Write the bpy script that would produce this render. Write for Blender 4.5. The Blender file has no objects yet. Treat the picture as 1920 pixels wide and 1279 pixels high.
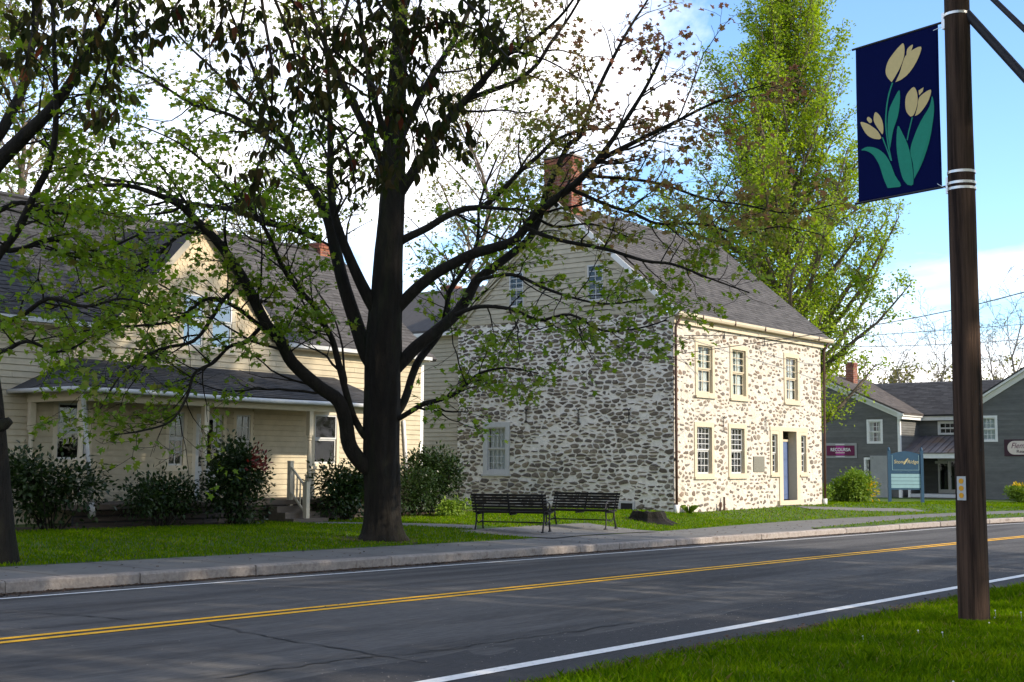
import bpy, math, random
import numpy as np
from mathutils import Vector, Matrix

SC = bpy.context.scene
COL = SC.collection
random.seed(7)
RNG = np.random.default_rng(11)

# ------------------------------------------------------------------ camera
# world: X along the street (away to the right), Y across the street, Z up
F_PX, CX, CY = 2450.0, 960.0, 639.5
YAW, PITCH, ROLL, EYE = math.radians(37.8), math.atan(230.5 / 2450), math.radians(0.3), 1.65
_f = Vector((math.cos(YAW) * math.cos(PITCH), math.sin(YAW) * math.cos(PITCH), math.sin(PITCH)))
_r0 = Vector((math.sin(YAW), -math.cos(YAW), 0))
_u0 = _r0.cross(_f)
_r = _r0 * math.cos(ROLL) + _u0 * math.sin(ROLL)
_u = -_r0 * math.sin(ROLL) + _u0 * math.cos(ROLL)
CAM = Vector((0, 0, EYE))
cam_data = bpy.data.cameras.new('camera')
cam = bpy.data.objects.new('camera', cam_data)
COL.objects.link(cam)
cam.matrix_world = Matrix(((_r.x, _u.x, -_f.x, CAM.x), (_r.y, _u.y, -_f.y, CAM.y), (_r.z, _u.z, -_f.z, CAM.z), (0, 0, 0, 1)))
cam_data.sensor_width = 36.0
cam_data.lens = F_PX / 1920 * 36
cam_data.clip_start = 0.1
cam_data.clip_end = 6000
SC.camera = cam

# ------------------------------------------------------------------ sky and sun
SUN_EL, SUN_H = math.radians(27), Vector((0.24, -0.97, 0)).normalized()
SUN_DIR = (SUN_H * math.cos(SUN_EL) + Vector((0, 0, math.sin(SUN_EL)))).normalized()
world = bpy.data.worlds.new('World')
SC.world = world
world.use_nodes = True
wn, wl = world.node_tree.nodes, world.node_tree.links
wn.clear()
w_out = wn.new('ShaderNodeOutputWorld')
w_bg = wn.new('ShaderNodeBackground')
w_bg.inputs['Strength'].default_value = 0.13
sky = wn.new('ShaderNodeTexSky')
sky.sky_type = 'NISHITA'
sky.sun_disc = False
sky.sun_elevation = SUN_EL
sky.sun_rotation = math.atan2(SUN_H.x, SUN_H.y)
sky.air_density = 1.0
sky.dust_density = 0.1
sky.ozone_density = 5.0
w_tc = wn.new('ShaderNodeTexCoord')
w_map = wn.new('ShaderNodeMapping')
w_map.inputs['Location'].default_value = (6.8196, -7.2458, -6.5526)
w_map.inputs['Scale'].default_value = (1.0, 1.0, 2.6)
wl.new(w_tc.outputs['Generated'], w_map.inputs['Vector'])
w_n1 = wn.new('ShaderNodeTexNoise')
w_n1.inputs['Scale'].default_value = 1.7
w_n1.inputs['Detail'].default_value = 9
w_n1.inputs['Roughness'].default_value = 0.56
w_n1.inputs['Distortion'].default_value = 0.5
wl.new(w_map.outputs['Vector'], w_n1.inputs['Vector'])
w_sep = wn.new('ShaderNodeSeparateXYZ')
wl.new(w_tc.outputs['Generated'], w_sep.inputs['Vector'])
w_el = wn.new('ShaderNodeMapRange')          # more cloud is seen low down, where the layer is looked through edge-on
w_el.inputs['From Min'].default_value = 0.0
w_el.inputs['From Max'].default_value = 0.6
w_el.inputs['To Min'].default_value = 0.13
w_el.inputs['To Max'].default_value = 0.0
wl.new(w_sep.outputs['Z'], w_el.inputs['Value'])
w_add = wn.new('ShaderNodeMath')
w_add.operation = 'ADD'
wl.new(w_n1.outputs['Fac'], w_add.inputs[0])
wl.new(w_el.outputs['Result'], w_add.inputs[1])
w_ramp = wn.new('ShaderNodeValToRGB')
w_ramp.color_ramp.elements[0].position = 0.50
w_ramp.color_ramp.elements[0].color = (0, 0, 0, 1)
w_ramp.color_ramp.elements[1].position = 0.66
w_ramp.color_ramp.elements[1].color = (1, 1, 1, 1)
wl.new(w_add.outputs[0], w_ramp.inputs['Fac'])
w_cc = wn.new('ShaderNodeValToRGB')
w_cc.color_ramp.elements[0].position = 0.55
w_cc.color_ramp.elements[0].color = (6.6, 6.4, 6.5, 1)
w_cc.color_ramp.elements[1].position = 0.85
w_cc.color_ramp.elements[1].color = (8.6, 8.2, 7.9, 1)
wl.new(w_add.outputs[0], w_cc.inputs['Fac'])
w_mix = wn.new('ShaderNodeMixRGB')
wl.new(w_ramp.outputs['Color'], w_mix.inputs['Fac'])
wl.new(sky.outputs['Color'], w_mix.inputs['Color1'])
wl.new(w_cc.outputs['Color'], w_mix.inputs['Color2'])
wl.new(w_mix.outputs['Color'], w_bg.inputs['Color'])
wl.new(w_bg.outputs['Background'], w_out.inputs['Surface'])

sun_data = bpy.data.lights.new('sun', 'SUN')
sun_data.energy = 2.5
sun_data.angle = math.radians(0.7)
sun_data.color = (1.0, 0.88, 0.72)
sun = bpy.data.objects.new('sun', sun_data)
COL.objects.link(sun)
sun.rotation_euler = SUN_DIR.to_track_quat('Z', 'Y').to_euler()

SC.view_settings.view_transform = 'Standard'
SC.view_settings.look = 'None'
SC.view_settings.gamma = 1
SC.view_settings.use_curve_mapping = False
SC.view_settings.exposure = 1.38
SC.render.engine = 'CYCLES'
SC.cycles.max_bounces = 7
SC.cycles.diffuse_bounces = 3
SC.cycles.glossy_bounces = 3
SC.cycles.transmission_bounces = 4
SC.cycles.transparent_max_bounces = 8
SC.cycles.use_denoising = True

# ------------------------------------------------------------------ placing helpers
def ray(x, y):
    return _f + _r * ((x - CX) / F_PX) - _u * ((y - CY) / F_PX)
def gy(x, y, Y):          # point on the plane Y = const seen at a photo position
    d = ray(x, y); return CAM + d * (Y / d.y)
def gx(x, y, X):
    d = ray(x, y); return CAM + d * (X / d.x)
def gd(x, y, D):          # point at a distance along the view axis
    return CAM + ray(x, y) * D
def sm(t):
    t = min(max(t, 0.0), 1.0); return t * t * (3 - 2 * t)
def G(X):                 # the street falls gently to the right, then levels out
    return -0.0093 * (min(max(X, -15), 36) - 8)
def bend(X):              # the street bends a little towards the viewer far to the right
    return -0.0075 * (min(max(X, 34), 90) - 34) ** 2
def walk_back(X):         # house-side edge of the footway
    return 17.2 + 1.25 * sm((X - 26) / 13) + 0.45 * sm((X - 42) / 12)
def lawn_z(X, Yr):        # Yr: distance across, with the bend taken out
    k = sm((X - 25) / 6)
    top = 0.34 * (1 - k) + 0.46 * k
    k2 = sm((X - 48) / 14)
    top = top * (1 - k2) + 0.14 * k2
    return G(X) + 0.17 + (top - 0.17) * sm((Yr - walk_back(X)) / (4.2 - 1.0 * sm((X - 26) / 13)))
def lawn_at(X, Y):
    return lawn_z(X, Y - bend(X))

# ------------------------------------------------------------------ materials
def nd(nt, t, **kw):
    n = nt.nodes.new('ShaderNode' + t)
    for k, v in kw.items():
        if k in n.inputs: n.inputs[k].default_value = v
        else: setattr(n, k, v)
    return n
def c4(c):
    return (c[0], c[1], c[2], 1)
def mat(name, col, rough=0.8, var=0.18, scale=3.0, bump=0.0, bscale=30.0, rnd=0.0, spec=0.3, metal=0.0,
        col2=None, c2pos=(0.45, 0.62), c2scale=1.5, stretch=(1, 1, 1), ramp=None, bdist=0.02):
    m = bpy.data.materials.new(name)
    m.use_nodes = True
    nt = m.node_tree
    p = nt.nodes['Principled BSDF']
    L = nt.links.new
    p.inputs['Roughness'].default_value = rough
    p.inputs['Metallic'].default_value = metal
    p.inputs['Specular IOR Level'].default_value = spec
    geo = nd(nt, 'NewGeometry')
    mp = nd(nt, 'Mapping')
    mp.inputs['Scale'].default_value = stretch
    L(geo.outputs['Position'], mp.inputs['Vector'])
    n1 = nd(nt, 'TexNoise', Scale=scale, Detail=6.0, Roughness=0.62)
    L(mp.outputs['Vector'], n1.inputs['Vector'])
    mr = nd(nt, 'MapRange')
    mr.inputs['From Min'].default_value = 0.28
    mr.inputs['From Max'].default_value = 0.72
    mr.inputs['To Min'].default_value = 1 - var
    mr.inputs['To Max'].default_value = 1 + var
    L(n1.outputs['Fac'], mr.inputs['Value'])
    base = nd(nt, 'RGB'); base.outputs[0].default_value = c4(col)
    out = base.outputs[0]
    oi = at = fr = None
    if rnd or ramp:
        oi = nd(nt, 'ObjectInfo'); at = nd(nt, 'Attribute'); at.attribute_name = 'rnd'
        ad = nd(nt, 'Math', operation='ADD'); L(oi.outputs['Random'], ad.inputs[0]); L(at.outputs['Fac'], ad.inputs[1])
        fr = nd(nt, 'Math', operation='FRACT'); L(ad.outputs[0], fr.inputs[0])
    if ramp:
        rp = nd(nt, 'ValToRGB')
        rp.color_ramp.interpolation = 'LINEAR'
        els = rp.color_ramp.elements
        els[0].position = 0; els[0].color = c4(ramp[0])
        els[1].position = 1; els[1].color = c4(ramp[-1])
        for i, c in enumerate(ramp[1:-1]):
            e = els.new((i + 1) / (len(ramp) - 1)); e.color = c4(c)
        L(fr.outputs[0], rp.inputs['Fac'])
        out = rp.outputs['Color']
    if col2:
        n3 = nd(nt, 'TexNoise', Scale=c2scale, Detail=8.0, Roughness=0.65)
        L(mp.outputs['Vector'], n3.inputs['Vector'])
        r3 = nd(nt, 'MapRange'); r3.inputs['From Min'].default_value = c2pos[0]; r3.inputs['From Max'].default_value = c2pos[1]
        L(n3.outputs['Fac'], r3.inputs['Value'])
        mx = nd(nt, 'MixRGB'); mx.inputs['Color2'].default_value = c4(col2)
        L(r3.outputs['Result'], mx.inputs['Fac']); L(out, mx.inputs['Color1'])
        out = mx.outputs['Color']
    hs = nd(nt, 'HueSaturation')
    L(out, hs.inputs['Color'])
    val = mr.outputs['Result']
    if rnd:
        m2 = nd(nt, 'MapRange'); m2.inputs['To Min'].default_value = 1 - rnd; m2.inputs['To Max'].default_value = 1 + rnd
        L(fr.outputs[0], m2.inputs['Value'])
        mu = nd(nt, 'Math', operation='MULTIPLY'); L(val, mu.inputs[0]); L(m2.outputs['Result'], mu.inputs[1])
        val = mu.outputs[0]
    L(val, hs.inputs['Value'])
    L(hs.outputs['Color'], p.inputs['Base Color'])
    if bump:
        n2 = nd(nt, 'TexNoise', Scale=bscale, Detail=5.0, Roughness=0.65)
        L(mp.outputs['Vector'], n2.inputs['Vector'])
        b = nd(nt, 'Bump', Strength=bump, Distance=bdist)
        L(n2.outputs['Fac'], b.inputs['Height'])
        L(b.outputs['Normal'], p.inputs['Normal'])
    return m
def leaf_mat(name, g0, g1, red=(0.16, 0.055, 0.03), trans=0.45, rough=0.55, spec=0.25):
    m = bpy.data.materials.new(name)
    m.use_nodes = True
    nt = m.node_tree; L = nt.links.new
    p = nt.nodes['Principled BSDF']; o = nt.nodes['Material Output']
    at = nd(nt, 'Attribute'); at.attribute_name = 'rnd'
    oi = nd(nt, 'ObjectInfo')
    ad = nd(nt, 'Math', operation='ADD'); L(oi.outputs['Random'], ad.inputs[0]); L(at.outputs['Fac'], ad.inputs[1])
    fr = nd(nt, 'Math', operation='FRACT'); L(ad.outputs[0], fr.inputs[0])
    mx = nd(nt, 'MixRGB'); mx.inputs['Color1'].default_value = c4(g0); mx.inputs['Color2'].default_value = c4(g1)
    L(fr.outputs[0], mx.inputs['Fac'])
    t = nd(nt, 'Attribute'); t.attribute_name = 'tone'
    m2 = nd(nt, 'MixRGB'); m2.inputs['Color2'].default_value = c4(red)
    L(t.outputs['Fac'], m2.inputs['Fac']); L(mx.outputs['Color'], m2.inputs['Color1'])
    L(m2.outputs['Color'], p.inputs['Base Color'])
    p.inputs['Roughness'].default_value = rough
    p.inputs['Specular IOR Level'].default_value = spec
    tr = nd(nt, 'BsdfTranslucent')
    hs = nd(nt, 'HueSaturation'); hs.inputs['Value'].default_value = 1.3; hs.inputs['Saturation'].default_value = 1.1
    L(m2.outputs['Color'], hs.inputs['Color']); L(hs.outputs['Color'], tr.inputs['Color'])
    ms = nd(nt, 'MixShader'); ms.inputs['Fac'].default_value = trans
    L(p.outputs['BSDF'], ms.inputs[1]); L(tr.outputs['BSDF'], ms.inputs[2]); L(ms.outputs['Shader'], o.inputs['Surface'])
    return m
def glass_mat(name, tint=(0.92, 0.95, 0.95), refl=0.30):
    m = bpy.data.materials.new(name)
    m.use_nodes = True
    nt = m.node_tree; L = nt.links.new
    o = nt.nodes['Material Output']; nt.nodes.remove(nt.nodes['Principled BSDF'])
    g = nd(nt, 'BsdfGlossy'); g.inputs['Roughness'].default_value = 0.03; g.inputs['Color'].default_value = (0.95, 0.97, 1, 1)
    t = nd(nt, 'BsdfTransparent'); t.inputs['Color'].default_value = c4(tint)
    lw = nd(nt, 'LayerWeight', Blend=refl)
    n = nd(nt, 'TexNoise', Scale=1.6, Detail=1.0)
    ge = nd(nt, 'NewGeometry'); L(ge.outputs['Position'], n.inputs['Vector'])
    b = nd(nt, 'Bump', Strength=0.08, Distance=0.05); L(n.outputs['Fac'], b.inputs['Height'])
    L(b.outputs['Normal'], g.inputs['Normal'])
    ms = nd(nt, 'MixShader')
    iv = nd(nt, 'Math', operation='SUBTRACT'); iv.inputs[0].default_value = 1.0; L(ge.outputs['Backfacing'], iv.inputs[1])
    mu = nd(nt, 'Math', operation='MULTIPLY'); L(lw.outputs['Fresnel'], mu.inputs[0]); L(iv.outputs[0], mu.inputs[1])
    L(mu.outputs[0], ms.inputs['Fac']); L(t.outputs['BSDF'], ms.inputs[1]); L(g.outputs['BSDF'], ms.inputs[2])
    L(ms.outputs['Shader'], o.inputs['Surface'])
    return m

M = {}
M['asphalt'] = mat('asphalt', (0.105, 0.101, 0.096), 0.92, 0.34, 55, 0.6, 70, spec=0.12, col2=(0.060, 0.058, 0.056), c2pos=(0.44, 0.62), c2scale=1.5, stretch=(0.09, 1, 1), bdist=0.012)
M['asphalt_new'] = mat('asphalt_new', (0.044, 0.043, 0.043), 0.85, 0.3, 40, 0.5, 120, spec=0.25, col2=(0.045, 0.045, 0.046), c2pos=(0.52, 0.66), c2scale=0.8, stretch=(0.3, 1, 1), bdist=0.01)
M['tar'] = mat('tar', (0.016, 0.016, 0.018), 0.6, 0.2, 8)
M['white_paint'] = mat('white_paint', (0.76, 0.75, 0.71), 0.7, 0.1, 20, col2=(0.28, 0.28, 0.28), c2pos=(0.60, 0.70), c2scale=14)
M['yellow_paint'] = mat('yellow_paint', (0.85, 0.43, 0.010), 0.7, 0.14, 20, col2=(0.26, 0.14, 0.03), c2pos=(0.60, 0.70), c2scale=12)
M['granite'] = mat('granite', (0.27, 0.235, 0.205), 0.85, 0.25, 18, 0.5, 40, rnd=0.12, col2=(0.15, 0.11, 0.085), c2pos=(0.54, 0.70), c2scale=5)
M['concrete'] = mat('concrete', (0.150, 0.145, 0.133), 0.9, 0.12, 1.4, 0.2, 60, col2=(0.10, 0.098, 0.09), c2pos=(0.55, 0.75), c2scale=0.9, rnd=0.06)
M['soil'] = mat('soil', (0.055, 0.035, 0.022), 0.95, 0.4, 20, 0.6, 50)
M['turf'] = mat('turf', (0.055, 0.100, 0.010), 0.95, 0.35, 2.2, 0.5, 60, col2=(0.050, 0.062, 0.016), c2pos=(0.5, 0.7), c2scale=1.3)
M['grass'] = leaf_mat('grass', (0.055, 0.135, 0.001), (0.170, 0.255, 0.004), red=(0.26, 0.22, 0.07), trans=0.35, rough=0.8, spec=0.04)
M['mortar'] = mat('mortar', (0.78, 0.735, 0.655), 0.95, 0.14, 7, 0.9, 14, bdist=0.035, col2=(0.60, 0.555, 0.475), c2pos=(0.52, 0.75), c2scale=2.2)
M['mortar_lime'] = mat('mortar_lime', (0.56, 0.51, 0.43), 0.95, 0.14, 7, 1.0, 9, bdist=0.06, col2=(0.50, 0.43, 0.33), c2pos=(0.50, 0.75), c2scale=2.0)
M['stone'] = mat('stone', (0.2, 0.17, 0.14), 0.9, 0.28, 14, 0.7, 26, ramp=[(0.085, 0.068, 0.053), (0.17, 0.14, 0.105), (0.24, 0.20, 0.15), (0.12, 0.098, 0.078), (0.28, 0.23, 0.16), (0.15, 0.132, 0.115), (0.10, 0.078, 0.06)], col2=(0.40, 0.36, 0.29), c2pos=(0.54, 0.78), c2scale=5)
M['stone_front'] = mat('stone_front', (0.2, 0.17, 0.14), 0.9, 0.25, 14, 0.7, 26, ramp=[(0.12, 0.095, 0.075), (0.21, 0.17, 0.13), (0.15, 0.125, 0.10), (0.19, 0.125, 0.085), (0.26, 0.22, 0.17), (0.11, 0.097, 0.085), (0.19, 0.16, 0.13)], col2=(0.42, 0.37, 0.30), c2pos=(0.56, 0.80), c2scale=5)
M['cream'] = mat('cream', (0.45, 0.385, 0.265), 0.75, 0.12, 4, 0.1, 60, rnd=0.04)
M['cream_trim'] = mat('cream_trim', (0.55, 0.475, 0.34), 0.6, 0.06, 5)
M['buff'] = mat('buff', (0.42, 0.375, 0.275), 0.75, 0.09, 4, 0.1, 60, rnd=0.06)
M['buff_trim'] = mat('buff_trim', (0.52, 0.44, 0.31), 0.65, 0.06, 5)
M['white_trim'] = mat('white_trim', (0.72, 0.71, 0.67), 0.55, 0.06, 6)
M['grey_white'] = mat('grey_white', (0.50, 0.50, 0.48), 0.6, 0.10, 9)
M['shingle'] = mat('shingle', (0.075, 0.070, 0.067), 0.9, 0.14, 5, 0.4, 80, rnd=0.26, bdist=0.01)
M['shingle_dark'] = mat('shingle_dark', (0.042, 0.041, 0.041), 0.9, 0.16, 5, 0.4, 80, rnd=0.28, bdist=0.01)
M['shingle_brown'] = mat('shingle_brown', (0.085, 0.072, 0.062), 0.9, 0.2, 3, 0.3, 60, rnd=0.22)
M['fishscale'] = mat('fishscale', (0.66, 0.53, 0.34), 0.75, 0.06, 5, rnd=0.06)
M['brick'] = mat('brick', (0.24, 0.085, 0.05), 0.9, 0.18, 12, 0.5, 40, ramp=[(0.20, 0.065, 0.04), (0.30, 0.12, 0.07), (0.17, 0.055, 0.04), (0.26, 0.10, 0.06), (0.12, 0.05, 0.04)])
M['brick_mortar'] = mat('brick_mortar', (0.36, 0.31, 0.26), 0.95, 0.15, 10)
M['iron'] = mat('iron', (0.008, 0.008, 0.010), 0.6, 0.2, 10, spec=0.4)
M['rust_pipe'] = mat('rust_pipe', (0.075, 0.038, 0.026), 0.6, 0.2, 6)
M['door_blue'] = mat('door_blue', (0.095, 0.135, 0.24), 0.5, 0.08, 5)
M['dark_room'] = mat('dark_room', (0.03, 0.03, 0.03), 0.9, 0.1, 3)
M['curtain'] = mat('curtain', (0.62, 0.62, 0.60), 0.9, 0.12, 9, stretch=(1, 1, 0.1))
M['glass'] = glass_mat('glass')
M['glass_mirror'] = glass_mat('glass_mirror', (0.6, 0.65, 0.7), 0.62)
M['bronze'] = mat('bronze', (0.20, 0.19, 0.15), 0.6, 0.12, 20, 0.3, 60, metal=0.3)
M['bench_slat'] = mat('bench_slat', (0.010, 0.009, 0.0075), 0.75, 0.2, 6, rnd=0.15, stretch=(1, 1, 6))
M['bark'] = mat('bark', (0.0125, 0.0100, 0.0070), 0.95, 0.45, 9, 1.0, 22, stretch=(1, 1, 0.22), bdist=0.05, col2=(0.016, 0.018, 0.008), c2pos=(0.52, 0.72), c2scale=2.5)
M['bark_light'] = mat('bark_light', (0.135, 0.105, 0.078), 0.95, 0.3, 9, 0.9, 22, stretch=(1, 1, 0.3), bdist=0.03)
M['bark_grey'] = mat('bark_grey', (0.14, 0.125, 0.11), 0.95, 0.3, 9, 0.5, 22)
M['maple_leaf'] = leaf_mat('maple_leaf', (0.095, 0.185, 0.012), (0.20, 0.29, 0.030), red=(0.23, 0.105, 0.065), trans=0.52)
M['ginkgo_leaf'] = leaf_mat('ginkgo_leaf', (0.17, 0.265, 0.022), (0.36, 0.445, 0.050), trans=0.5)
M['far_leaf'] = leaf_mat('far_leaf', (0.12, 0.17, 0.025), (0.25, 0.28, 0.05), red=(0.24, 0.15, 0.06), trans=0.5)
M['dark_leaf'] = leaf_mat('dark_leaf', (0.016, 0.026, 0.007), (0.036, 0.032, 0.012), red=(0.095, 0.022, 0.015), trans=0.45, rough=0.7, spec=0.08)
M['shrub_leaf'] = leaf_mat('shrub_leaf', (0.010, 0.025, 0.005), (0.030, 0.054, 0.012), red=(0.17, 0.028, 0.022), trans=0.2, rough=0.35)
M['shrub_bright'] = leaf_mat('shrub_bright', (0.10, 0.18, 0.02), (0.20, 0.28, 0.03), red=(0.62, 0.40, 0.01), trans=0.35)
M['pole_wood'] = mat('pole_wood', (0.066, 0.041, 0.029), 0.9, 0.45, 7, 1.0, 26, stretch=(3, 3, 0.12), bdist=0.02, col2=(0.020, 0.013, 0.011), c2pos=(0.46, 0.64), c2scale=4, spec=0.15)
M['steel'] = mat('steel', (0.55, 0.55, 0.53), 0.35, 0.1, 20, metal=0.9, spec=0.5)
M['cable'] = mat('cable', (0.02, 0.02, 0.024), 0.6, 0.1, 10)
M['navy'] = mat('navy', (0.0025, 0.0055, 0.048), 0.9, 0.08, 40, 0.15, 300, bdist=0.002, spec=0.05)
M['tulip'] = mat('tulip', (0.56, 0.44, 0.20), 0.8, 0.05, 20)
M['tulip_green'] = mat('tulip_green', (0.012, 0.22, 0.145), 0.8, 0.06, 20)
M['reflector'] = mat('reflector', (0.60, 0.29, 0.01), 0.4, 0.08, 60)
M['plate'] = mat('plate', (0.40, 0.42, 0.42), 0.5, 0.08, 20)
M['slate_siding'] = mat('slate_siding', (0.128, 0.127, 0.118), 0.8, 0.16, 1.6, 0.2, 40, rnd=0.10, stretch=(1, 1, 3))
M['metal_roof'] = mat('metal_roof', (0.16, 0.145, 0.15), 0.45, 0.2, 1.5, metal=0.3, col2=(0.20, 0.13, 0.08), c2pos=(0.5, 0.7), c2scale=0.9)
M['sign_blue'] = mat('sign_blue', (0.018, 0.060, 0.105), 0.55, 0.1, 6)
M['sign_pale'] = mat('sign_pale', (0.22, 0.36, 0.38), 0.6, 0.06, 6)
M['sign_gold'] = mat('sign_gold', (0.42, 0.36, 0.18), 0.6, 0.1, 20)
M['sign_maroon'] = mat('sign_maroon', (0.115, 0.006, 0.045), 0.5, 0.1, 3)
M['sign_magenta'] = mat('sign_magenta', (0.36, 0.02, 0.20), 0.5, 0.05, 3)
M['sign_cream'] = mat('sign_cream', (0.66, 0.56, 0.48), 0.6, 0.05, 6)
M['sign_ink'] = mat('sign_ink', (0.05, 0.02, 0.03), 0.6, 0.05, 6)
M['plywood'] = mat('plywood', (0.30, 0.30, 0.285), 0.85, 0.12, 2.5, col2=(0.17, 0.17, 0.16), c2pos=(0.62, 0.72), c2scale=4)
M['litter'] = mat('litter', (0.075, 0.045, 0.026), 0.95, 0.3, 20, rnd=0.4)
M['dandelion'] = mat('dandelion', (0.6, 0.6, 0.55), 0.9, 0.1, 20)
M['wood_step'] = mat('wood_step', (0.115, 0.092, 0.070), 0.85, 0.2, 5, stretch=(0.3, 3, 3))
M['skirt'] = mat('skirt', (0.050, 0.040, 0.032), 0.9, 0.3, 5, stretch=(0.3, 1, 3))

# ------------------------------------------------------------------ objects, parts, meshes
def tag(o, label=None, cat=None, group=None, kind=None):
    if label: o['label'] = label
    if cat: o['category'] = cat
    if group: o['group'] = group
    if kind: o['kind'] = kind
    return o
def thing(name, label, cat, loc=(0, 0, 0), group=None):
    o = bpy.data.objects.new(name, None)
    COL.objects.link(o)
    o.location = loc
    o.empty_display_size = 0.2
    return tag(o, label, cat, group)
def wpos(o):
    p = Vector(o.location)
    return p
def link(name, me, m, parent=None, kind=None):
    o = bpy.data.objects.new(name, me)
    COL.objects.link(o)
    if m is not None and len(me.materials) == 0: me.materials.append(m)
    if parent is not None: attach(o, parent)
    if kind: o['kind'] = kind
    return o
def base_of(o):
    v = Vector((0, 0, 0))
    while o is not None:
        v += Vector(o.location) + (o.matrix_parent_inverse.translation if o.parent else Vector((0, 0, 0)))
        o = o.parent
    return v
def attach(o, parent):
    o.parent = parent
    o.matrix_parent_inverse = Matrix.Translation(-base_of(parent))
class Fr:
    """A wall's own axes: u along it, v up, w out of it."""
    def __init__(s, O, u, n, v=(0, 0, 1)):
        s.O, s.u, s.n, s.v = Vector(O), Vector(u).normalized(), Vector(n).normalized(), Vector(v).normalized()
    def p(s, a, b, c=0.0):
        return s.O + s.u * a + s.v * b + s.n * c
WORLD = Fr((0, 0, 0), (1, 0, 0), (0, 1, 0))     # p(x, z, y)
class MB:
    def __init__(s): s.v, s.f, s.r = [], [], []
    def add(s, vs, fs, r=0.0):
        b = len(s.v); s.v += [tuple(x) for x in vs]
        for q in fs: s.f.append(tuple(b + i for i in q)); s.r.append(r)
        return s
    def box(s, fr, u0, u1, v0, v1, w0, w1, r=0.0):
        P = [fr.p(a, b, c) for c in (w0, w1) for b in (v0, v1) for a in (u0, u1)]
        return s.add(P, [(0, 1, 3, 2), (4, 6, 7, 5), (0, 4, 5, 1), (2, 3, 7, 6), (0, 2, 6, 4), (1, 5, 7, 3)], r)
    def wbox(s, x0, x1, y0, y1, z0, z1, r=0.0):
        return s.box(WORLD, x0, x1, z0, z1, y0, y1, r)
    def prism(s, fr, poly, w0, w1, r=0.0):
        n = len(poly)
        P = [fr.p(a, b, w0) for a, b in poly] + [fr.p(a, b, w1) for a, b in poly]
        return s.add(P, [tuple(range(n))[::-1], tuple(range(n, 2 * n))] + [(i, (i + 1) % n, n + (i + 1) % n, n + i) for i in range(n)], r)
    def tube(s, pts, rad, sides=8, caps=True, r=0.0):
        V, Fc = tube_arrays([Vector(p) for p in pts], rad if hasattr(rad, '__len__') else [rad] * len(pts), sides, caps)
        return s.add(V, Fc, r)
    def lathe(s, c, prof, sides=12, r=0.0):
        V, Fc = [], []
        for i, (rr, z) in enumerate(prof):
            for k in range(sides):
                a = 2 * math.pi * k / sides
                V.append((c[0] + rr * math.cos(a), c[1] + rr * math.sin(a), c[2] + z))
        for i in range(len(prof) - 1):
            for k in range(sides):
                k2 = (k + 1) % sides
                Fc.append((i * sides + k, i * sides + k2, (i + 1) * sides + k2, (i + 1) * sides + k))
        Fc.append(tuple(range(sides))[::-1]); Fc.append(tuple(range((len(prof) - 1) * sides, len(prof) * sides)))
        return s.add(V, Fc, r)
    def mesh(s, name, smooth=False):
        me = bpy.data.meshes.new(name)
        me.from_pydata(s.v, [], s.f)
        if any(s.r):
            a = me.attributes.new('rnd', 'FLOAT', 'FACE'); a.data.foreach_set('value', np.array(s.r, dtype=np.float32))
        if smooth: me.polygons.foreach_set('use_smooth', [True] * len(me.polygons))
        me.update()
        return me
    def build(s, name, m, parent=None, kind=None, smooth=False):
        return link(name, s.mesh(name, smooth), M[m] if isinstance(m, str) else m, parent, kind)
def tube_arrays(pts, rad, sides=8, caps=True):
    n = len(pts)
    V, Fc = [], []
    t0 = (pts[1] - pts[0]).normalized()
    ref = Vector((0, 0, 1)) if abs(t0.z) < 0.9 else Vector((1, 0, 0))
    a = t0.cross(ref).normalized()
    for i in range(n):
        t = (pts[min(i + 1, n - 1)] - pts[max(i - 1, 0)])
        if t.length < 1e-9: t = t0.copy()
        t.normalize()
        a = a - t * a.dot(t)
        if a.length < 1e-6: a = t.orthogonal()
        a.normalize()
        b = t.cross(a)
        for k in range(sides):
            ang = 2 * math.pi * k / sides
            V.append(pts[i] + (a * math.cos(ang) + b * math.sin(ang)) * rad[i])
    for i in range(n - 1):
        for k in range(sides):
            k2 = (k + 1) % sides
            Fc.append((i * sides + k, i * sides + k2, (i + 1) * sides + k2, (i + 1) * sides + k))
    if caps:
        Fc.append(tuple(range(sides))[::-1]); Fc.append(tuple(range((n - 1) * sides, n * sides)))
    return V, Fc
def np_mesh(name, V, nper, attrs=None):
    """Many separate polygons of nper corners each; V is (polygons * nper, 3)."""
    me = bpy.data.meshes.new(name)
    nv = len(V); npoly = nv // nper
    me.vertices.add(nv); me.vertices.foreach_set('co', np.ascontiguousarray(V, dtype=np.float32).ravel())
    me.loops.add(nv); me.loops.foreach_set('vertex_index', np.arange(nv, dtype=np.int32))
    me.polygons.add(npoly); me.polygons.foreach_set('loop_start', np.arange(0, nv, nper, dtype=np.int32))
    for k, val in (attrs or {}).items():
        a = me.attributes.new(k, 'FLOAT', 'FACE'); a.data.foreach_set('value', np.asarray(val, dtype=np.float32))
    me.update(calc_edges=True)
    return me
def catmull(P, k=4):
    out = []
    n = len(P)
    for i in range(n - 1):
        p0, p1, p2, p3 = P[max(i - 1, 0)], P[i], P[i + 1], P[min(i + 2, n - 1)]
        for j in range(k):
            t = j / k
            out.append(0.5 * ((2 * p1) + (p2 - p0) * t + (2 * p0 - 5 * p1 + 4 * p2 - p3) * t * t + (3 * p1 - p0 - 3 * p2 + p3) * t ** 3))
    out.append(P[-1])
    return out
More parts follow.
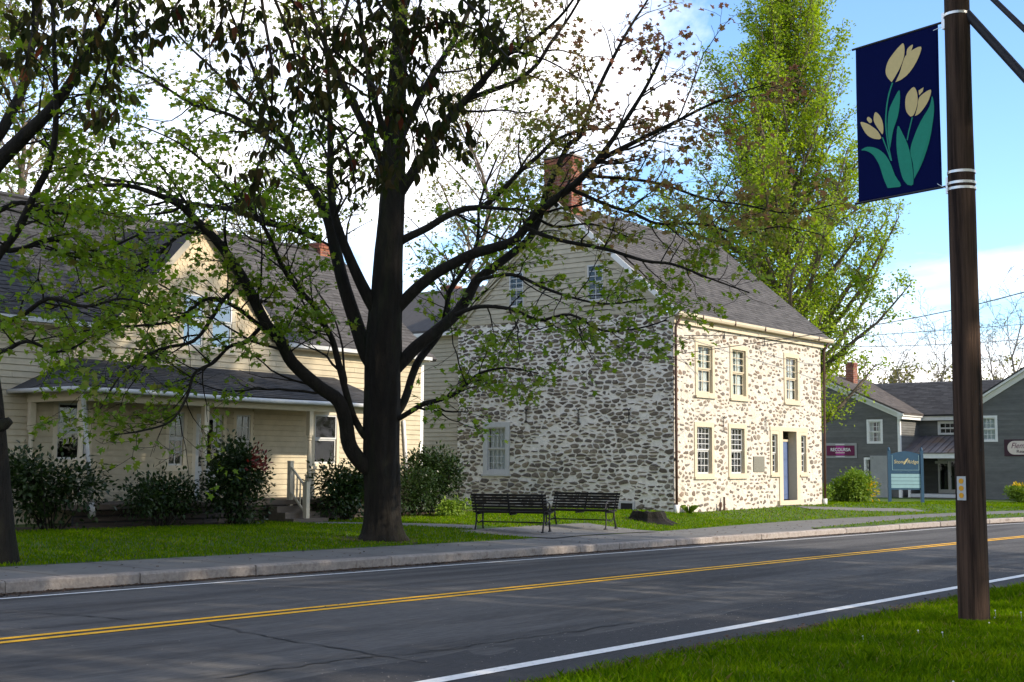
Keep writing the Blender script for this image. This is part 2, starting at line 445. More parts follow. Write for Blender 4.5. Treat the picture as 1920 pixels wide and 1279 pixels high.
def wall_cells(u0, u1, v0, v1, holes):
    """Rectangles that fill a wall round its openings."""
    us = sorted({u0, u1, *[h[0] for h in holes], *[h[1] for h in holes]})
    out = []
    for a, b in zip(us[:-1], us[1:]):
        if a < u0 - 1e-6 or b > u1 + 1e-6: continue
        mid = (a + b) / 2
        cuts = sorted([(h[2], h[3]) for h in holes if h[0] <= mid <= h[1]])
        v = v0
        for c0, c1 in cuts:
            if c0 > v: out.append((a, b, v, c0))
            v = max(v, c1)
        if v < v1: out.append((a, b, v, v1))
    return out
def row_spans(u0, u1, va, vb, holes):
    spans = [(u0, u1)]
    for h in holes:
        if h[2] < vb - 0.02 and h[3] > va + 0.02:
            ns = []
            for a, b in spans:
                if h[1] <= a or h[0] >= b: ns.append((a, b))
                else:
                    if h[0] > a: ns.append((a, h[0]))
                    if h[1] < b: ns.append((h[1], b))
            spans = ns
    return [s for s in spans if s[1] - s[0] > 0.03]
def clapboards(fr, u0, u1, v0, v1, ex, holes, m, parent, clip=None, kind=None, name='clapboard', proud=0.042):
    """Siding boards with gaps shaped to deepen the shadow lines, one object each, or one joined part when kind is given."""
    joined = MB() if kind else None
    v = v0; k = 0
    while v < v1 - 0.02:
        vt = min(v + ex, v1)
        a0, b0, a1, b1 = u0, u1, u0, u1
        if clip:
            a0, b0 = clip(v); a1, b1 = clip(vt)
            a0, a1 = max(a0, u0), max(a1, u0); b0, b1 = min(b0, u1), min(b1, u1)
            if b0 - a0 < 0.1: break
            if b1 < a1: a1 = b1 = (a1 + b1) / 2
        segs = []
        for (s0, s1) in row_spans(a0, b0, v, vt, holes):      # butt joints where long boards meet
            while s1 - s0 > 4.2 and not kind:
                c = s0 + random.uniform(1.8, 3.9); segs.append((s0, c - 0.003)); s0 = c + 0.003
            segs.append((s0, s1))
        for (s0, s1) in segs:
            t0 = a1 if s0 == a0 else s0
            t1 = b1 if s1 == b0 else s1
            sag = random.uniform(-0.004, 0.004)
            lo, hi = v + 0.012, vt + 0.001  # gap under each board, shaped to strengthen its shadow line
            P = [fr.p(s0, lo + sag, proud), fr.p(s1, lo - sag, proud), fr.p(t1, hi, proud * 0.55), fr.p(t0, hi, proud * 0.55),
                 fr.p(s0, lo + sag, 0.001), fr.p(s1, lo - sag, 0.001), fr.p(t1, hi, 0.001), fr.p(t0, hi, 0.001)]
            fs = [(0, 1, 2, 3), (0, 4, 5, 1), (3, 2, 6, 7), (0, 3, 7, 4), (1, 5, 6, 2)]
            if joined: joined.add(P, fs, random.random())
            else: MB().add(P, fs).build(name, m, parent)
        v = vt; k += 1
    if joined: return joined.build(name + 's', m, parent, kind='stuff')
def shingle_roof(fr, L, S, m, parent, ex=0.14, tab=0.30, clip=None, name='shingles', u_off=0.0):
    """Lapped roof shingles over a slope: u along the eave, v up the slope, w out of it."""
    mb = MB()
    rows = int(S / ex)
    for j in range(rows):
        v0 = j * ex - 0.02; v1 = (j + 1) * ex
        a, b = (0, L) if clip is None else clip((v0 + v1) / 2)
        u = a - random.random() * tab
        while u < b:
            w = tab * random.uniform(0.75, 1.25)
            s, e = max(u, a), min(u + w - 0.008, b)
            if e - s > 0.02:
                t = 0.012 + random.random() * 0.008
                j0 = random.uniform(-0.008, 0.008)
                P = [fr.p(s, v0 + j0, t), fr.p(e, v0 + j0, t), fr.p(e, v1, 0.004), fr.p(s, v1, 0.004), fr.p(s, v0 + j0, 0), fr.p(e, v0 + j0, 0)]
                mb.add(P, [(0, 1, 2, 3), (0, 4, 5, 1)], random.random() * 0.999 + 0.0005)
            u += w
    return mb.build(name, m, parent, kind='stuff')
UNIT = {}
def unit_box(m):
    if m not in UNIT:
        mb = MB(); mb.box(Fr((0, 0, 0), (1, 0, 0), (0, 1, 0)), -0.5, 0.5, -0.5, 0.5, -0.5, 0.5)
        me = mb.mesh('unit_' + m); me.materials.append(M[m]); UNIT[m] = me
    return UNIT[m]
def fbox(name, m, parent, fr, u0, u1, v0, v1, w0, w1):
    """A box part that shares one mesh, sized by its scale (axes of the wall)."""
    o = bpy.data.objects.new(name, unit_box(m))
    COL.objects.link(o)
    c = fr.p((u0 + u1) / 2, (v0 + v1) / 2, (w0 + w1) / 2)
    R = Matrix((fr.u, fr.n, fr.v)).transposed().to_4x4()
    o.matrix_world = Matrix.Translation(c) @ R @ Matrix.Diagonal((abs(u1 - u0), abs(w1 - w0), abs(v1 - v0), 1))
    pb = base_of(parent)
    o.parent = parent
    o.matrix_parent_inverse = Matrix.Translation(-pb)
    return o
def window(parent, fr, u0, u1, v0, v1, cas=0.12, cols=3, rows=(2, 2), trim='buff_trim', sash='buff_trim', recess=0.10, curtain=0.0,
           glass='glass', sill=True, proud=0.03, bars=True, casing_bottom=True):
    """Casing, two sashes, each pane, curtain and sill. u0..v1 is the outside of the casing."""
    mb = MB()
    for a, b, c, d in ((u0, u0 + cas, v0, v1), (u1 - cas, u1, v0, v1), (u0 + cas, u1 - cas, v1 - cas, v1), (u0 + cas, u1 - cas, v0, v0 + cas * 0.7)):
        mb.box(fr, a, b, c, d, -recess - 0.04, proud)
    w = mb.build('window', trim, parent)
    iu0, iu1, iv0, iv1 = u0 + cas, u1 - cas, v0 + cas * 0.7, v1 - cas
    mid = (iv0 + iv1) / 2
    t = 0.045
    for k, (a, b) in enumerate(((iv0, mid), (mid, iv1))):
        wo = -recess + (0.0 if k == 0 else 0.03)
        s = MB()
        s.box(fr, iu0, iu0 + t, a, b, wo - 0.02, wo + 0.02); s.box(fr, iu1 - t, iu1, a, b, wo - 0.02, wo + 0.02)
        s.box(fr, iu0 + t, iu1 - t, a, a + t, wo - 0.02, wo + 0.02); s.box(fr, iu0 + t, iu1 - t, b - t, b, wo - 0.02, wo + 0.02)
        gu0, gu1, gv0, gv1 = iu0 + t, iu1 - t, a + t, b - t
        n, r = cols, rows[k]
        pu, pv = (gu1 - gu0) / n, (gv1 - gv0) / r
        if bars:
            for i in range(1, n): s.box(fr, gu0 + i * pu - 0.011, gu0 + i * pu + 0.011, gv0, gv1, wo - 0.012, wo + 0.014)
            for j in range(1, r): s.box(fr, gu0, gu1, gv0 + j * pv - 0.011, gv0 + j * pv + 0.011, wo - 0.010, wo + 0.012)
        s.build('sash', sash, w)
        for i in range(n):
            for j in range(r):
                fbox('pane', glass, w, fr, gu0 + i * pu + 0.004, gu0 + (i + 1) * pu - 0.004, gv0 + j * pv + 0.004, gv0 + (j + 1) * pv - 0.004, wo - 0.004, wo)
    if curtain:
        nn = 26
        for side in (0, 1):
            ca, cb = (iu0, iu0 + (iu1 - iu0) * curtain) if side == 0 else (iu1 - (iu1 - iu0) * curtain, iu1)
            V, Fc = [], []
            for i in range(nn + 1):
                q = i / nn
                ww = -recess - 0.09 + 0.022 * math.sin(q * 22 + side)
                V += [fr.p(ca + (cb - ca) * q, iv0, ww), fr.p(ca + (cb - ca) * q, iv1, ww)]
            for i in range(nn): Fc.append((2 * i, 2 * i + 2, 2 * i + 3, 2 * i + 1))
            MB().add(V, Fc).build('curtain', 'curtain', w, smooth=True)
    if sill:
        MB().box(fr, u0 - 0.04, u1 + 0.04, v0 - 0.07, v0 - 0.002, -0.04, proud + 0.05).build('sill', trim, w)
    return w
def text_part(s, fr, u, v, w, size, m, parent, name='lettering', font_shear=0.0, wide=1.0, align='CENTER', bold=0.0):
    cu = bpy.data.curves.new(name, 'FONT')
    cu.body = s; cu.size = size; cu.align_x = align; cu.align_y = 'CENTER'; cu.extrude = 0.003; cu.shear = font_shear; cu.offset = bold
    tmp = bpy.data.objects.new('tmp_text', cu); COL.objects.link(tmp)
    dg = bpy.context.evaluated_depsgraph_get()
    me = bpy.data.meshes.new_from_object(tmp.evaluated_get(dg))
    bpy.data.objects.remove(tmp)
    R = Matrix((fr.u * wide, fr.v, fr.n)).transposed().to_4x4()
    me.transform(Matrix.Translation(fr.p(u, v, w)) @ R)
    me.materials.clear(); me.materials.append(M[m])
    return link(name, me, None, parent)

# ================================================================== THE SETTING
XS = [-60, -40, -25, -15] + [x * 1.0 for x in range(-14, 34, 2)] + [34 + 1.5 * i for i in range(38)] + [100, 130, 180, 260, 400]
def strip(name, edges, m, parent=None, kind='structure', xs=XS):
    """A sheet along the street; edges is a list of functions X -> (Y, Z), from near to far."""
    V, Fc = [], []
    n = len(edges)
    for x in xs:
        for e in edges:
            y, z = e(x); V.append((x, y, z))
    for i in range(len(xs) - 1):
        for j in range(n - 1):
            a = i * n + j
            Fc.append((a, a + n, a + n + 1, a + 1))
    return MB().add(V, Fc).build(name, m, parent, kind=kind, smooth=False)
def ed(y, dz):
    return lambda X: (y + bend(X), G(X) + dz)
def crown(y):             # camber of the carriageway
    return 0.075 * (1 - ((y - 10.5) / 4.7) ** 2)
NEAR_EDGE, KERB = 5.9, 15.2
ground = MB().add([(-3000, -3000, -1.6), (3000, -3000, -1.6), (3000, 3000, -1.6), (-3000, 3000, -1.6)], [(0, 1, 2, 3)]).build('ground', 'turf', kind='structure')
road = strip('road', [ed(y, crown(y)) for y in (5.75, 6.4, 7.2, 8.0, 9.0, 10.0, 10.5, 11.0, 12.0, 13.0, 14.0, 14.8, 15.22)], 'asphalt')
def paint(name, y0, y1, m, dz=0.004, wob=0.0, xs=XS):
    return strip(name, [lambda X, y=y0: (y + bend(X) + wob * math.sin(X * 0.7), G(X) + crown(y) + dz), lambda X, y=y1: (y + bend(X) + wob * math.sin(X * 0.7 + 0.5), G(X) + crown(y) + dz)], m, road, kind=None, xs=xs)
xs_f = [-30 + 0.5 * i for i in range(260)]
patch = strip('resurfaced_edge', [lambda X: (5.78 + bend(X), G(X) + crown(5.78) + 0.003), lambda X: (6.4 + bend(X), G(X) + crown(6.4) + 0.003),
    lambda X: (7.30 + bend(X) + 0.09 * math.sin(X * 0.9) + 0.05 * math.sin(X * 2.7 + 1) + 0.03 * math.sin(X * 7.1), G(X) + crown(7.25) + 0.003)], 'asphalt_new', road, kind=None, xs=xs_f)
paint('edge_line', 6.48, 6.62, 'white_paint', 0.008)
paint('edge_line', 14.44, 14.55, 'white_paint', 0.005)
paint('centre_line', 10.44, 10.55, 'yellow_paint', 0.005)
paint('centre_line', 10.67, 10.78, 'yellow_paint', 0.005)
def crack(pts, w):
    """A tar-dark crack across the asphalt."""
    rnd = random.Random(len(pts) * 31 + int(pts[0][0] * 10))
    P = []
    for (x0, y0), (x1, y1) in zip(pts[:-1], pts[1:]):
        n = max(2, int(math.hypot(x1 - x0, y1 - y0) / 0.09))
        for i in range(n):
            t = i / n; P.append((x0 + (x1 - x0) * t + rnd.gauss(0, 0.022), y0 + (y1 - y0) * t + rnd.gauss(0, 0.022)))
    P.append(pts[-1])
    V, Fc = [], []
    for i, (x, y) in enumerate(P):
        a = P[max(i - 1, 0)]; b = P[min(i + 1, len(P) - 1)]
        dx, dy = b[0] - a[0], b[1] - a[1]; l = math.hypot(dx, dy) or 1
        ww = w * rnd.uniform(0.15, 1.0) * (0.35 if i in (0, len(P) - 1) else 1)
        z = G(x) + crown(y) + 0.0062
        V += [(x - dy / l * ww, y + dx / l * ww, z), (x + dy / l * ww, y - dx / l * ww, z)]
    for i in range(len(P) - 1): Fc.append((2 * i, 2 * i + 1, 2 * i + 3, 2 * i + 2))
    MB().add(V, Fc).build('crack', 'tar', road)
def groundpt(px, py, dz=0.05):
    z = dz
    for _ in range(20):
        d = ray(px, py); p = CAM + d * ((z - EYE) / d.z); z = dz + G(p.x)
    return (p.x, p.y)
for w, px in ((0.024, [(385, 1175), (470, 1192), (560, 1208), (640, 1218), (720, 1230), (800, 1240)]),
              (0.022, [(420, 1272), (500, 1258), (560, 1250), (640, 1238), (690, 1232), (720, 1230)]),
              (0.013, [(740, 1228), (800, 1222), (870, 1214)]),
              (0.018, [(0, 1148), (60, 1151), (130, 1157), (200, 1163), (250, 1167)]),
              (0.022, [(780, 1224), (860, 1213), (950, 1200), (1040, 1188), (1110, 1178), (1190, 1166)]),
              (0.010, [(560, 1149), (640, 1138), (720, 1127)])):
    crack([groundpt(*q) for q in px], w)

# dirt washed into the far gutter
def ragged(X, s): return 0.10 + 0.07 * math.sin(X * 0.83 + s) + 0.05 * math.sin(X * 2.1 + 2 * s) + 0.03 * math.sin(X * 6.7 + s)
strip('gutter_dirt', [lambda X: (KERB - 0.06 - max(0.02, ragged(X, 0.4)) + bend(X), G(X) + crown(15.0) + 0.004), lambda X: (KERB + 0.01 + bend(X), G(X) + crown(15.2) + 0.012)], 'soil', road, kind=None, xs=[-8 + 0.2 * i for i in range(300)])
strip('verge_dirt', [lambda X: (5.75 + bend(X), G(X) + 0.014), lambda X: (6.04 + max(0.0, ragged(X * 1.3, 2.0) - 0.08) + bend(X), G(X) + crown(6.1) + 0.006)], 'soil', road, kind=None, xs=[2 + 0.2 * i for i in range(150)])
# near verge and lawn
lawn_near = strip('lawn', [lambda X: (-60 + bend(X), G(X) + 0.1), lambda X: (-8 + bend(X), G(X) + 0.10), lambda X: (0 + bend(X), G(X) + 0.06), lambda X: (3.5 + bend(X), G(X) + 0.05),
    lambda X: (5.3 + bend(X), G(X) + 0.035), lambda X: (5.95 + bend(X) + 0.12 * math.sin(X * 0.8) + 0.06 * math.sin(X * 2.9), G(X) + 0.012)], 'turf', xs=xs_f + [110, 150, 250, 400])
# kerb of granite blocks, each its own piece
kerb = strip('kerb', [lambda X: (KERB + 0.02 + bend(X), G(X) - 0.02), lambda X: (KERB + 0.02 + bend(X), G(X) + 0.13), lambda X: (KERB + 0.17 + bend(X), G(X) + 0.135), lambda X: (KERB + 0.17 + bend(X), G(X) - 0.02)], 'granite')
x = -6.0
while x < 62:
    L = random.choice((1.5, 1.9, 2.3, 2.6, 2.9)) * random.uniform(0.9, 1.1)
    j = [random.uniform(-0.012, 0.012) for _ in range(4)]
    mb = MB()
    n = 4
    prof = [(0.0, -0.03), (0.0, 0.135), (0.02, 0.158), (0.165, 0.165), (0.165, -0.03)]
    V, Fc = [], []
    for i in range(n + 1):
        X = x + 0.008 + (L - 0.016) * i / n
        for (dy, dz) in prof:
            V.append((X, KERB + dy + bend(X) + j[0] + (j[1] - j[0]) * i / n + random.uniform(-0.006, 0.006), G(X) + dz + (j[2] * 0.5 if dz > 0 else 0) + random.uniform(-0.004, 0.004)))
    for i in range(n):
        for k in range(4):
            a = i * 5 + k; Fc.append((a, a + 5, a + 6, a + 1))
    Fc.append((0, 1, 2, 3, 4)); Fc.append(tuple(range(n * 5, n * 5 + 5))[::-1])
    mb.add(V, Fc).build('kerb_stone', 'granite', kerb)
    x += L
# footway: runs beside the kerb, then swings away to the right
def walk_front(X):
    return KERB + 0.17 + (0 if X < 33.5 else 1.95 * sm((X - 33.5) / 15) + (0.55 if X > 34.2 else 0.55 * sm((X - 33.5) / 0.7)) * (1 - sm((X - 36) / 12)))
xs_w = [-60, -40, -25, -15] + [-14 + 0.75 * i for i in range(64)] + [34, 34.1] + [34.5 + 0.75 * i for i in range(80)] + [120, 200, 300]
footway = strip('footway', [lambda X: (walk_front(X) + bend(X), G(X) + 0.160), lambda X: (walk_back(X) + bend(X), G(X) + 0.178)], 'concrete', xs=xs_w)
for k in range(34):          # score joints between the slabs
    X = 4.0 + 1.55 * k
    MB().add([(X, walk_front(X) + bend(X), G(X) + 0.164), (X + 0.018, walk_front(X) + bend(X), G(X) + 0.164), (X + 0.018, walk_back(X) + bend(X), G(X) + 0.182), (X, walk_back(X) + bend(X), G(X) + 0.182)], [(0, 1, 2, 3)]).build('joint', 'soil', footway)
# far lawn, rising to the houses
def far_edge(t):
    def e(X):
        a = walk_back(X)
        Yr = a - 0.02 + t
        return (Yr + bend(X), lawn_z(X, Yr) - 0.004 + (0.018 if t > 0.05 else 0))
    return e
lawn_far = strip('lawn', [far_edge(t) for t in (0, 0.08, 0.6, 1.2, 1.8, 2.4, 3.0, 3.6, 4.2, 5, 7, 10, 16, 30, 60, 120, 300)], 'turf', xs=xs_w)
xs_v = [33.9, 34.2, 34.6, 35, 36] + [37 + i for i in range(50)]
verge = strip('verge', [lambda X: (KERB + 0.17 + bend(X), G(X) + 0.150 + (0.0 if X < 34.2 else 0.02)), lambda X: (walk_front(X) + 0.02 + bend(X), G(X) + 0.166)], 'turf', xs=xs_v)
# paved pad under the benches and the paths
def sheet(name, poly, dz, m):
    V = [(x, y, lawn_at(x, y) + dz) for x, y in poly]
    return MB().add(V, [tuple(range(len(V)))]).build(name, m, kind='structure')
def path_strip(name, pts, w, dz=0.022, m='concrete'):
    P = catmull([Vector((a, b, 0)) for a, b in pts], 6)
    V, Fc = [], []
    for i, p in enumerate(P):
        t = (P[min(i + 1, len(P) - 1)] - P[max(i - 1, 0)]).normalized()
        for s in (-1, -0.33, 0.33, 1):
            q = p + Vector((-t.y, t.x, 0)) * (w / 2 * s)
            V.append((q.x, q.y, lawn_at(q.x, q.y) + dz))
    for i in range(len(P) - 1):
        for k in range(3): Fc.append((4 * i + k, 4 * i + k + 1, 4 * i + k + 5, 4 * i + k + 4))
    return MB().add(V, Fc).build(name, m, kind='structure')
path_strip('bench_pad', [(23.0, 18.0), (24.5, 18.3), (26.5, 18.4), (28.2, 18.25)], 2.35, 0.026)
path_strip('path', [(22.0, 23.0), (22.6, 21.9), (23.3, 20.9), (24.2, 19.8)], 1.15, 0.022)
path_strip('path', [(42.9, 20.3), (44.2, 19.7), (46.0, 19.0), (48.5, 18.2)], 0.75, 0.022)
# soil bed along the left house and drift of litter in the gutter
path_strip('flower_bed', [(8, 23.9), (12, 23.9), (16, 23.75), (20.6, 23.7)], 1.7, 0.03, 'soil')
path_strip('flower_bed', [(23.6, 24.1), (26, 24.4), (28.5, 24.8), (30.2, 25.2)], 1.7, 0.03, 'soil')
def flakes(name, n, fx, fy, size, m, zf, kind='stuff'):
    P = np.zeros((n, 3)); 
    for i in range(n):
        X = fx(); Y = fy(X); P[i] = (X, Y, zf(X, Y))
    ang = RNG.uniform(0, 2 * np.pi, n); sz = RNG.uniform(0.4, 1.0, n) * size
    a = np.stack([np.cos(ang), np.sin(ang), RNG.uniform(-0.3, 0.3, n)], 1) * sz[:, None]
    b = np.stack([-np.sin(ang), np.cos(ang), RNG.uniform(-0.3, 0.3, n)], 1) * sz[:, None] * 0.6
    V = np.stack([P - a, P - b, P + a, P + b], 1).reshape(-1, 3)
    return link(name, np_mesh(name, V, 4, {'rnd': RNG.random(n)}), M[m], kind=kind)
gut = flakes('leaf_litter', 9000, lambda: random.uniform(-2, 48), lambda X: KERB + bend(X) - abs(random.gauss(0, 0.16)) * (0.75 + 0.45 * math.sin(X * 0.9) + 0.25 * math.sin(X * 2.3)) - 0.012, 0.035, 'litter', lambda X, Y: G(X) + crown(Y - bend(X)) + random.uniform(0.004, 0.022))
tag(gut, 'brown leaf litter drifted along the foot of the kerb', 'leaf litter')
gut2 = flakes('leaf_litter', 5000, lambda: random.uniform(7, 24), lambda X: 5.93 + random.gauss(0, 0.09) * (0.9 + 0.8 * math.sin(X * 1.1 + 2)), 0.03, 'litter', lambda X, Y: G(X) + 0.03 + random.uniform(0, 0.03))
tag(gut2, 'brown litter and clods along the edge of the near grass', 'leaf litter')

fl = flakes('fallen_leaves', 1500, lambda: random.uniform(6, 46), lambda X: random.uniform(15.5, 23) + bend(X), 0.04, 'litter', lambda X, Y: (lawn_at(X, Y) + 0.05) if Y - bend(X) > walk_back(X) else G(X) + 0.182)
tag(fl, 'scattered dead leaves on the footway and lawn', 'leaf litter')
gr = flakes('grit', 4500, lambda: random.uniform(2, 40), lambda X: random.choice((random.uniform(6.0, 15.1), random.gauss(7.1, 0.3), random.gauss(14.9, 0.2))), 0.011, 'granite', lambda X, Y: G(X) + crown(Y) + 0.010)
tag(gr, 'pale grit and small stones scattered on the asphalt', 'grit')
def soil_ring(cx, cy, r, name='bare_soil'):
    V = [(cx, cy, lawn_at(cx, cy) + 0.028)]
    for i in range(40):
        a = i * math.pi / 20; q = r * (1 + 0.16 * math.sin(3 * a + 1) + 0.10 * math.sin(7 * a) + 0.07 * math.sin(13 * a))
        V.append((cx + q * math.cos(a), cy + q * math.sin(a), lawn_at(cx + q * math.cos(a), cy + q * math.sin(a)) + 0.028))
    MB().add(V, [(0, i + 1, (i + 1) % 40 + 1) for i in range(40)]).build(name, 'soil', kind='structure')
_t = gd(717, 1015, 26.2); soil_ring(_t.x, _t.y, 0.85)
# ---- grass blades
def blades(name, n, X, Y, Zf, h, w, m='grass', dry=0.03, label=None):
    Z = np.array([Zf(a, b) for a, b in zip(X, Y)])
    n = len(X)
    P = np.stack([X, Y, Z], 1)
    ang = RNG.uniform(0, 2 * np.pi, n)
    hh = h * RNG.uniform(0.45, 1.15, n)
    lean = RNG.normal(0, 0.45, (n, 2)) * hh[:, None]
    side = np.stack([np.cos(ang), np.sin(ang), np.zeros(n)], 1) * (w * RNG.uniform(0.6, 1.2, n))[:, None]
    tip = P + np.stack([lean[:, 0], lean[:, 1], hh], 1)
    mid = P + np.stack([lean[:, 0] * 0.3, lean[:, 1] * 0.3, hh * 0.6], 1)
    V = np.stack([P - side, P + side, mid + side * 0.75, tip, mid - side * 0.75], 1).reshape(-1, 3)
    tone = (RNG.random(n) < dry).astype(float)
    pt = 0.5 + 0.30 * np.sin(X * 1.9 + 1.3 * np.sin(Y * 1.1)) * np.cos(Y * 2.3 + np.sin(X * 0.7)) + 0.16 * np.sin(X * 6.1 + Y * 3.3) + RNG.normal(0, 0.2, n)
    tone = np.maximum(tone, (RNG.random(n) < 0.5 * np.clip(0.16 - pt, 0, 1)).astype(float) * 0.8)
    o = link(name, np_mesh(name, V, 5, {'rnd': np.clip(pt, 0.001, 0.995), 'tone': tone}), M[m], kind='stuff')
    return tag(o, label, 'grass')
def patchy(X, Y, s=1.3):
    return np.sin(X * s + np.sin(Y * 1.7)) * np.cos(Y * s * 1.3 + np.sin(X * 0.9))
n = 240000
X = RNG.uniform(3.5, 23, n); Y = RNG.uniform(-0.5, 6.05, n)
keep = (Y > 0.262 * X - 0.6) & (X * 0.79 + Y * 0.613 > 9.0) | (RNG.random(n) < 0.4) & (X * 0.79 + Y * 0.613 > 6.5)
keep &= Y < 5.93 + 0.12 * np.sin(X * 0.8) + 0.06 * np.sin(X * 2.9) + RNG.normal(0, 0.07, n)
X, Y = X[keep], Y[keep]
def near_z(a, b): return G(a) + (0.05 if b < 3.5 else 0.035 + (0.015 * (5.3 - b) / 1.8 if b < 5.3 else -0.023 * (b - 5.3) / 0.65))
blades('grass', 0, X, Y, near_z, 0.075, 0.0045, label='green grass of the near verge beside the pole')
n = 30000
X = RNG.uniform(6.5, 22, n); Y = RNG.uniform(1.5, 5.9, n); k = (Y > 0.262 * X - 0.6) & (X * 0.79 + Y * 0.613 > 9.0) & (patchy(X, Y) > 0.25)
blades('grass', 0, X[k], Y[k], near_z, 0.12, 0.005, label='taller tufts of grass in the near verge')
def far_field(n, x0, x1, y0, y1, ok):
    X = RNG.uniform(x0, x1, n); Y = RNG.uniform(y0, y1, n)
    k = np.array([ok(a, b) for a, b in zip(X, Y)])
    return X[k], Y[k]
def on_pave(a, b):
    if 23.0 < a < 28.2 and abs(b - 18.3) < 1.15: return True
    for pts, w in ((((22.0, 23.0), (22.6, 21.9), (23.3, 20.9), (24.2, 19.8)), 0.57), (((42.9, 20.3), (44.2, 19.7), (46.0, 19.0), (48.5, 18.2)), 0.37)):
        for (x0, y0), (x1, y1) in zip(pts[:-1], pts[1:]):
            t = max(0, min(1, ((a - x0) * (x1 - x0) + (b - y0) * (y1 - y0)) / ((x1 - x0) ** 2 + (y1 - y0) ** 2)))
            if math.hypot(a - x0 - t * (x1 - x0), b - y0 - t * (y1 - y0)) < w: return True
    return False
def lawn_ok(a, b):
    yr = b - bend(a)
    return yr > walk_back(a) + 0.0 and not on_pave(a, b) and not (34.9 < a < 46 and b > 20.75) and not (b > 23.2 and a < 20.8)
X, Y = far_field(90000, 8, 36, 17.1, 24.5, lawn_ok)
blades('grass', 0, X, Y, lambda a, b: lawn_at(a, b) + 0.012, 0.055, 0.010, label='mown lawn between the footway and the houses')
X, Y = far_field(36000, 36, 66, 13, 24, lawn_ok)
blades('grass', 0, X, Y, lambda a, b: lawn_at(a, b) + 0.012, 0.06, 0.018, label='sunny lawn before the stone house door and the sign')
X, Y = far_field(9000, 34.2, 62, 8, 18, lambda a, b: KERB + 0.19 < b - bend(a) < walk_front(a))
blades('grass', 0, X, Y, lambda a, b: G(a) + 0.16, 0.07, 0.016, label='strip of grass between kerb and footway')
# weeds and taller grass round the foot of the pole and along the ragged edge
n = 5200
a_ = RNG.uniform(0, 6.283, n); r_ = 0.15 + np.abs(RNG.normal(0, 0.10, n))
blades('grass', 0, 13.97 + r_ * np.cos(a_), 4.69 + r_ * np.sin(a_), near_z, 0.085, 0.005, label='longer grass growing round the foot of the wooden pole')
# dandelion clocks in the near grass
for k in range(9):
    X = random.uniform(9.3, 15); Y = random.uniform(0.30 * X, 5.4)
    z = near_z(X, Y); h = random.uniform(0.05, 0.12)
    mb = MB(); mb.tube([(X, Y, z), (X + 0.01, Y, z + h * 0.5), (X + 0.02, Y + 0.01, z + h)], 0.0016, 4)
    d = mb.build('dandelion_stem', 'dandelion')
    me = MB().lathe((X + 0.02, Y + 0.01, z + h - 0.008), [(0.002, 0), (0.008, 0.004), (0.009, 0.010), (0.004, 0.015)], 6).build('seed_head', 'dandelion', d)
    d.name = 'dandelion'
    tag(d, 'small pale dandelion seed head standing in the near grass', 'dandelion', 'dandelions in the near grass')

# ================================================================== THE STONE HOUSE
HX, HY, HL, HD, HZ, EAVE, RIDGE = 35.0, 20.83, 10.75, 8.7, 0.0, 6.47, 10.30
stone_house = thing('stone_house', 'two storey rubble stone house with whitewashed street front and grey shingle roof', 'house', (HX, HY, 0.2))
FRONT = Fr((HX, HY, 0), (1, 0, 0), (0, -1, 0))
GABLE = Fr((HX, HY, 0), (0, 1, 0), (-1, 0, 0))
up_w = [(1.36, 2.61, 3.86, 5.63), (3.66, 4.91, 3.86, 5.65), (7.66, 8.90, 3.88, 5.66)]
lo_w = [(1.27, 2.53, 1.27, 3.01), (3.50, 4.75, 1.27, 3.02)]
door_hole = [(6.58, 7.18, 1.30, 2.98), (7.18, 8.82, 0.42, 2.98), (8.82, 9.42, 1.30, 2.98)]
front_holes = [(a + 0.05, b - 0.05, c + 0.03, d - 0.05) for a, b, c, d in up_w + lo_w] + door_hole
gable_win = [(6.39, 7.53, 1.31, 3.06)]
cellar = (1.40, 1.98, 0.15, 0.42)
gable_holes = [(6.44, 7.48, 1.34, 3.01)]
wf = MB()
for a, b, c, d in wall_cells(0, HL, HZ - 0.3, EAVE - 0.1, front_holes): wf.box(FRONT, a, b, c, d, -0.45, 0)
front_wall = wf.build('wall', 'mortar_lime', stone_house)
wg = MB()
for a, b, c, d in wall_cells(0.45, HD, HZ - 0.3, EAVE, gable_holes): wg.box(GABLE, a, b, c, d, -0.45, 0.0)
wg.box(GABLE, 0.0, 0.449, HZ - 0.3, EAVE - 0.1, 0.0005, 0.004)
gable_wall = wg.build('wall', 'mortar', stone_house)
wb = MB()
wb.box(FRONT, HL - 0.45, HL, -0.3, EAVE - 0.1, -HD, -0.45); wb.box(FRONT, 0.45, HL - 0.45, -0.3, EAVE - 0.1, -HD, -HD + 0.4)
wb.build('wall', 'mortar', stone_house)
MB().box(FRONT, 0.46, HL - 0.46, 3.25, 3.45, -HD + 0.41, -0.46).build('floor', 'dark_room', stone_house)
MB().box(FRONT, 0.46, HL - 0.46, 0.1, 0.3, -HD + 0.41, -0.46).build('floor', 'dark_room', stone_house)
MB().box(FRONT, 0.46, HL - 0.46, 0.3, EAVE - 0.2, -2.4, -2.3).build('partition', 'dark_room', stone_house)

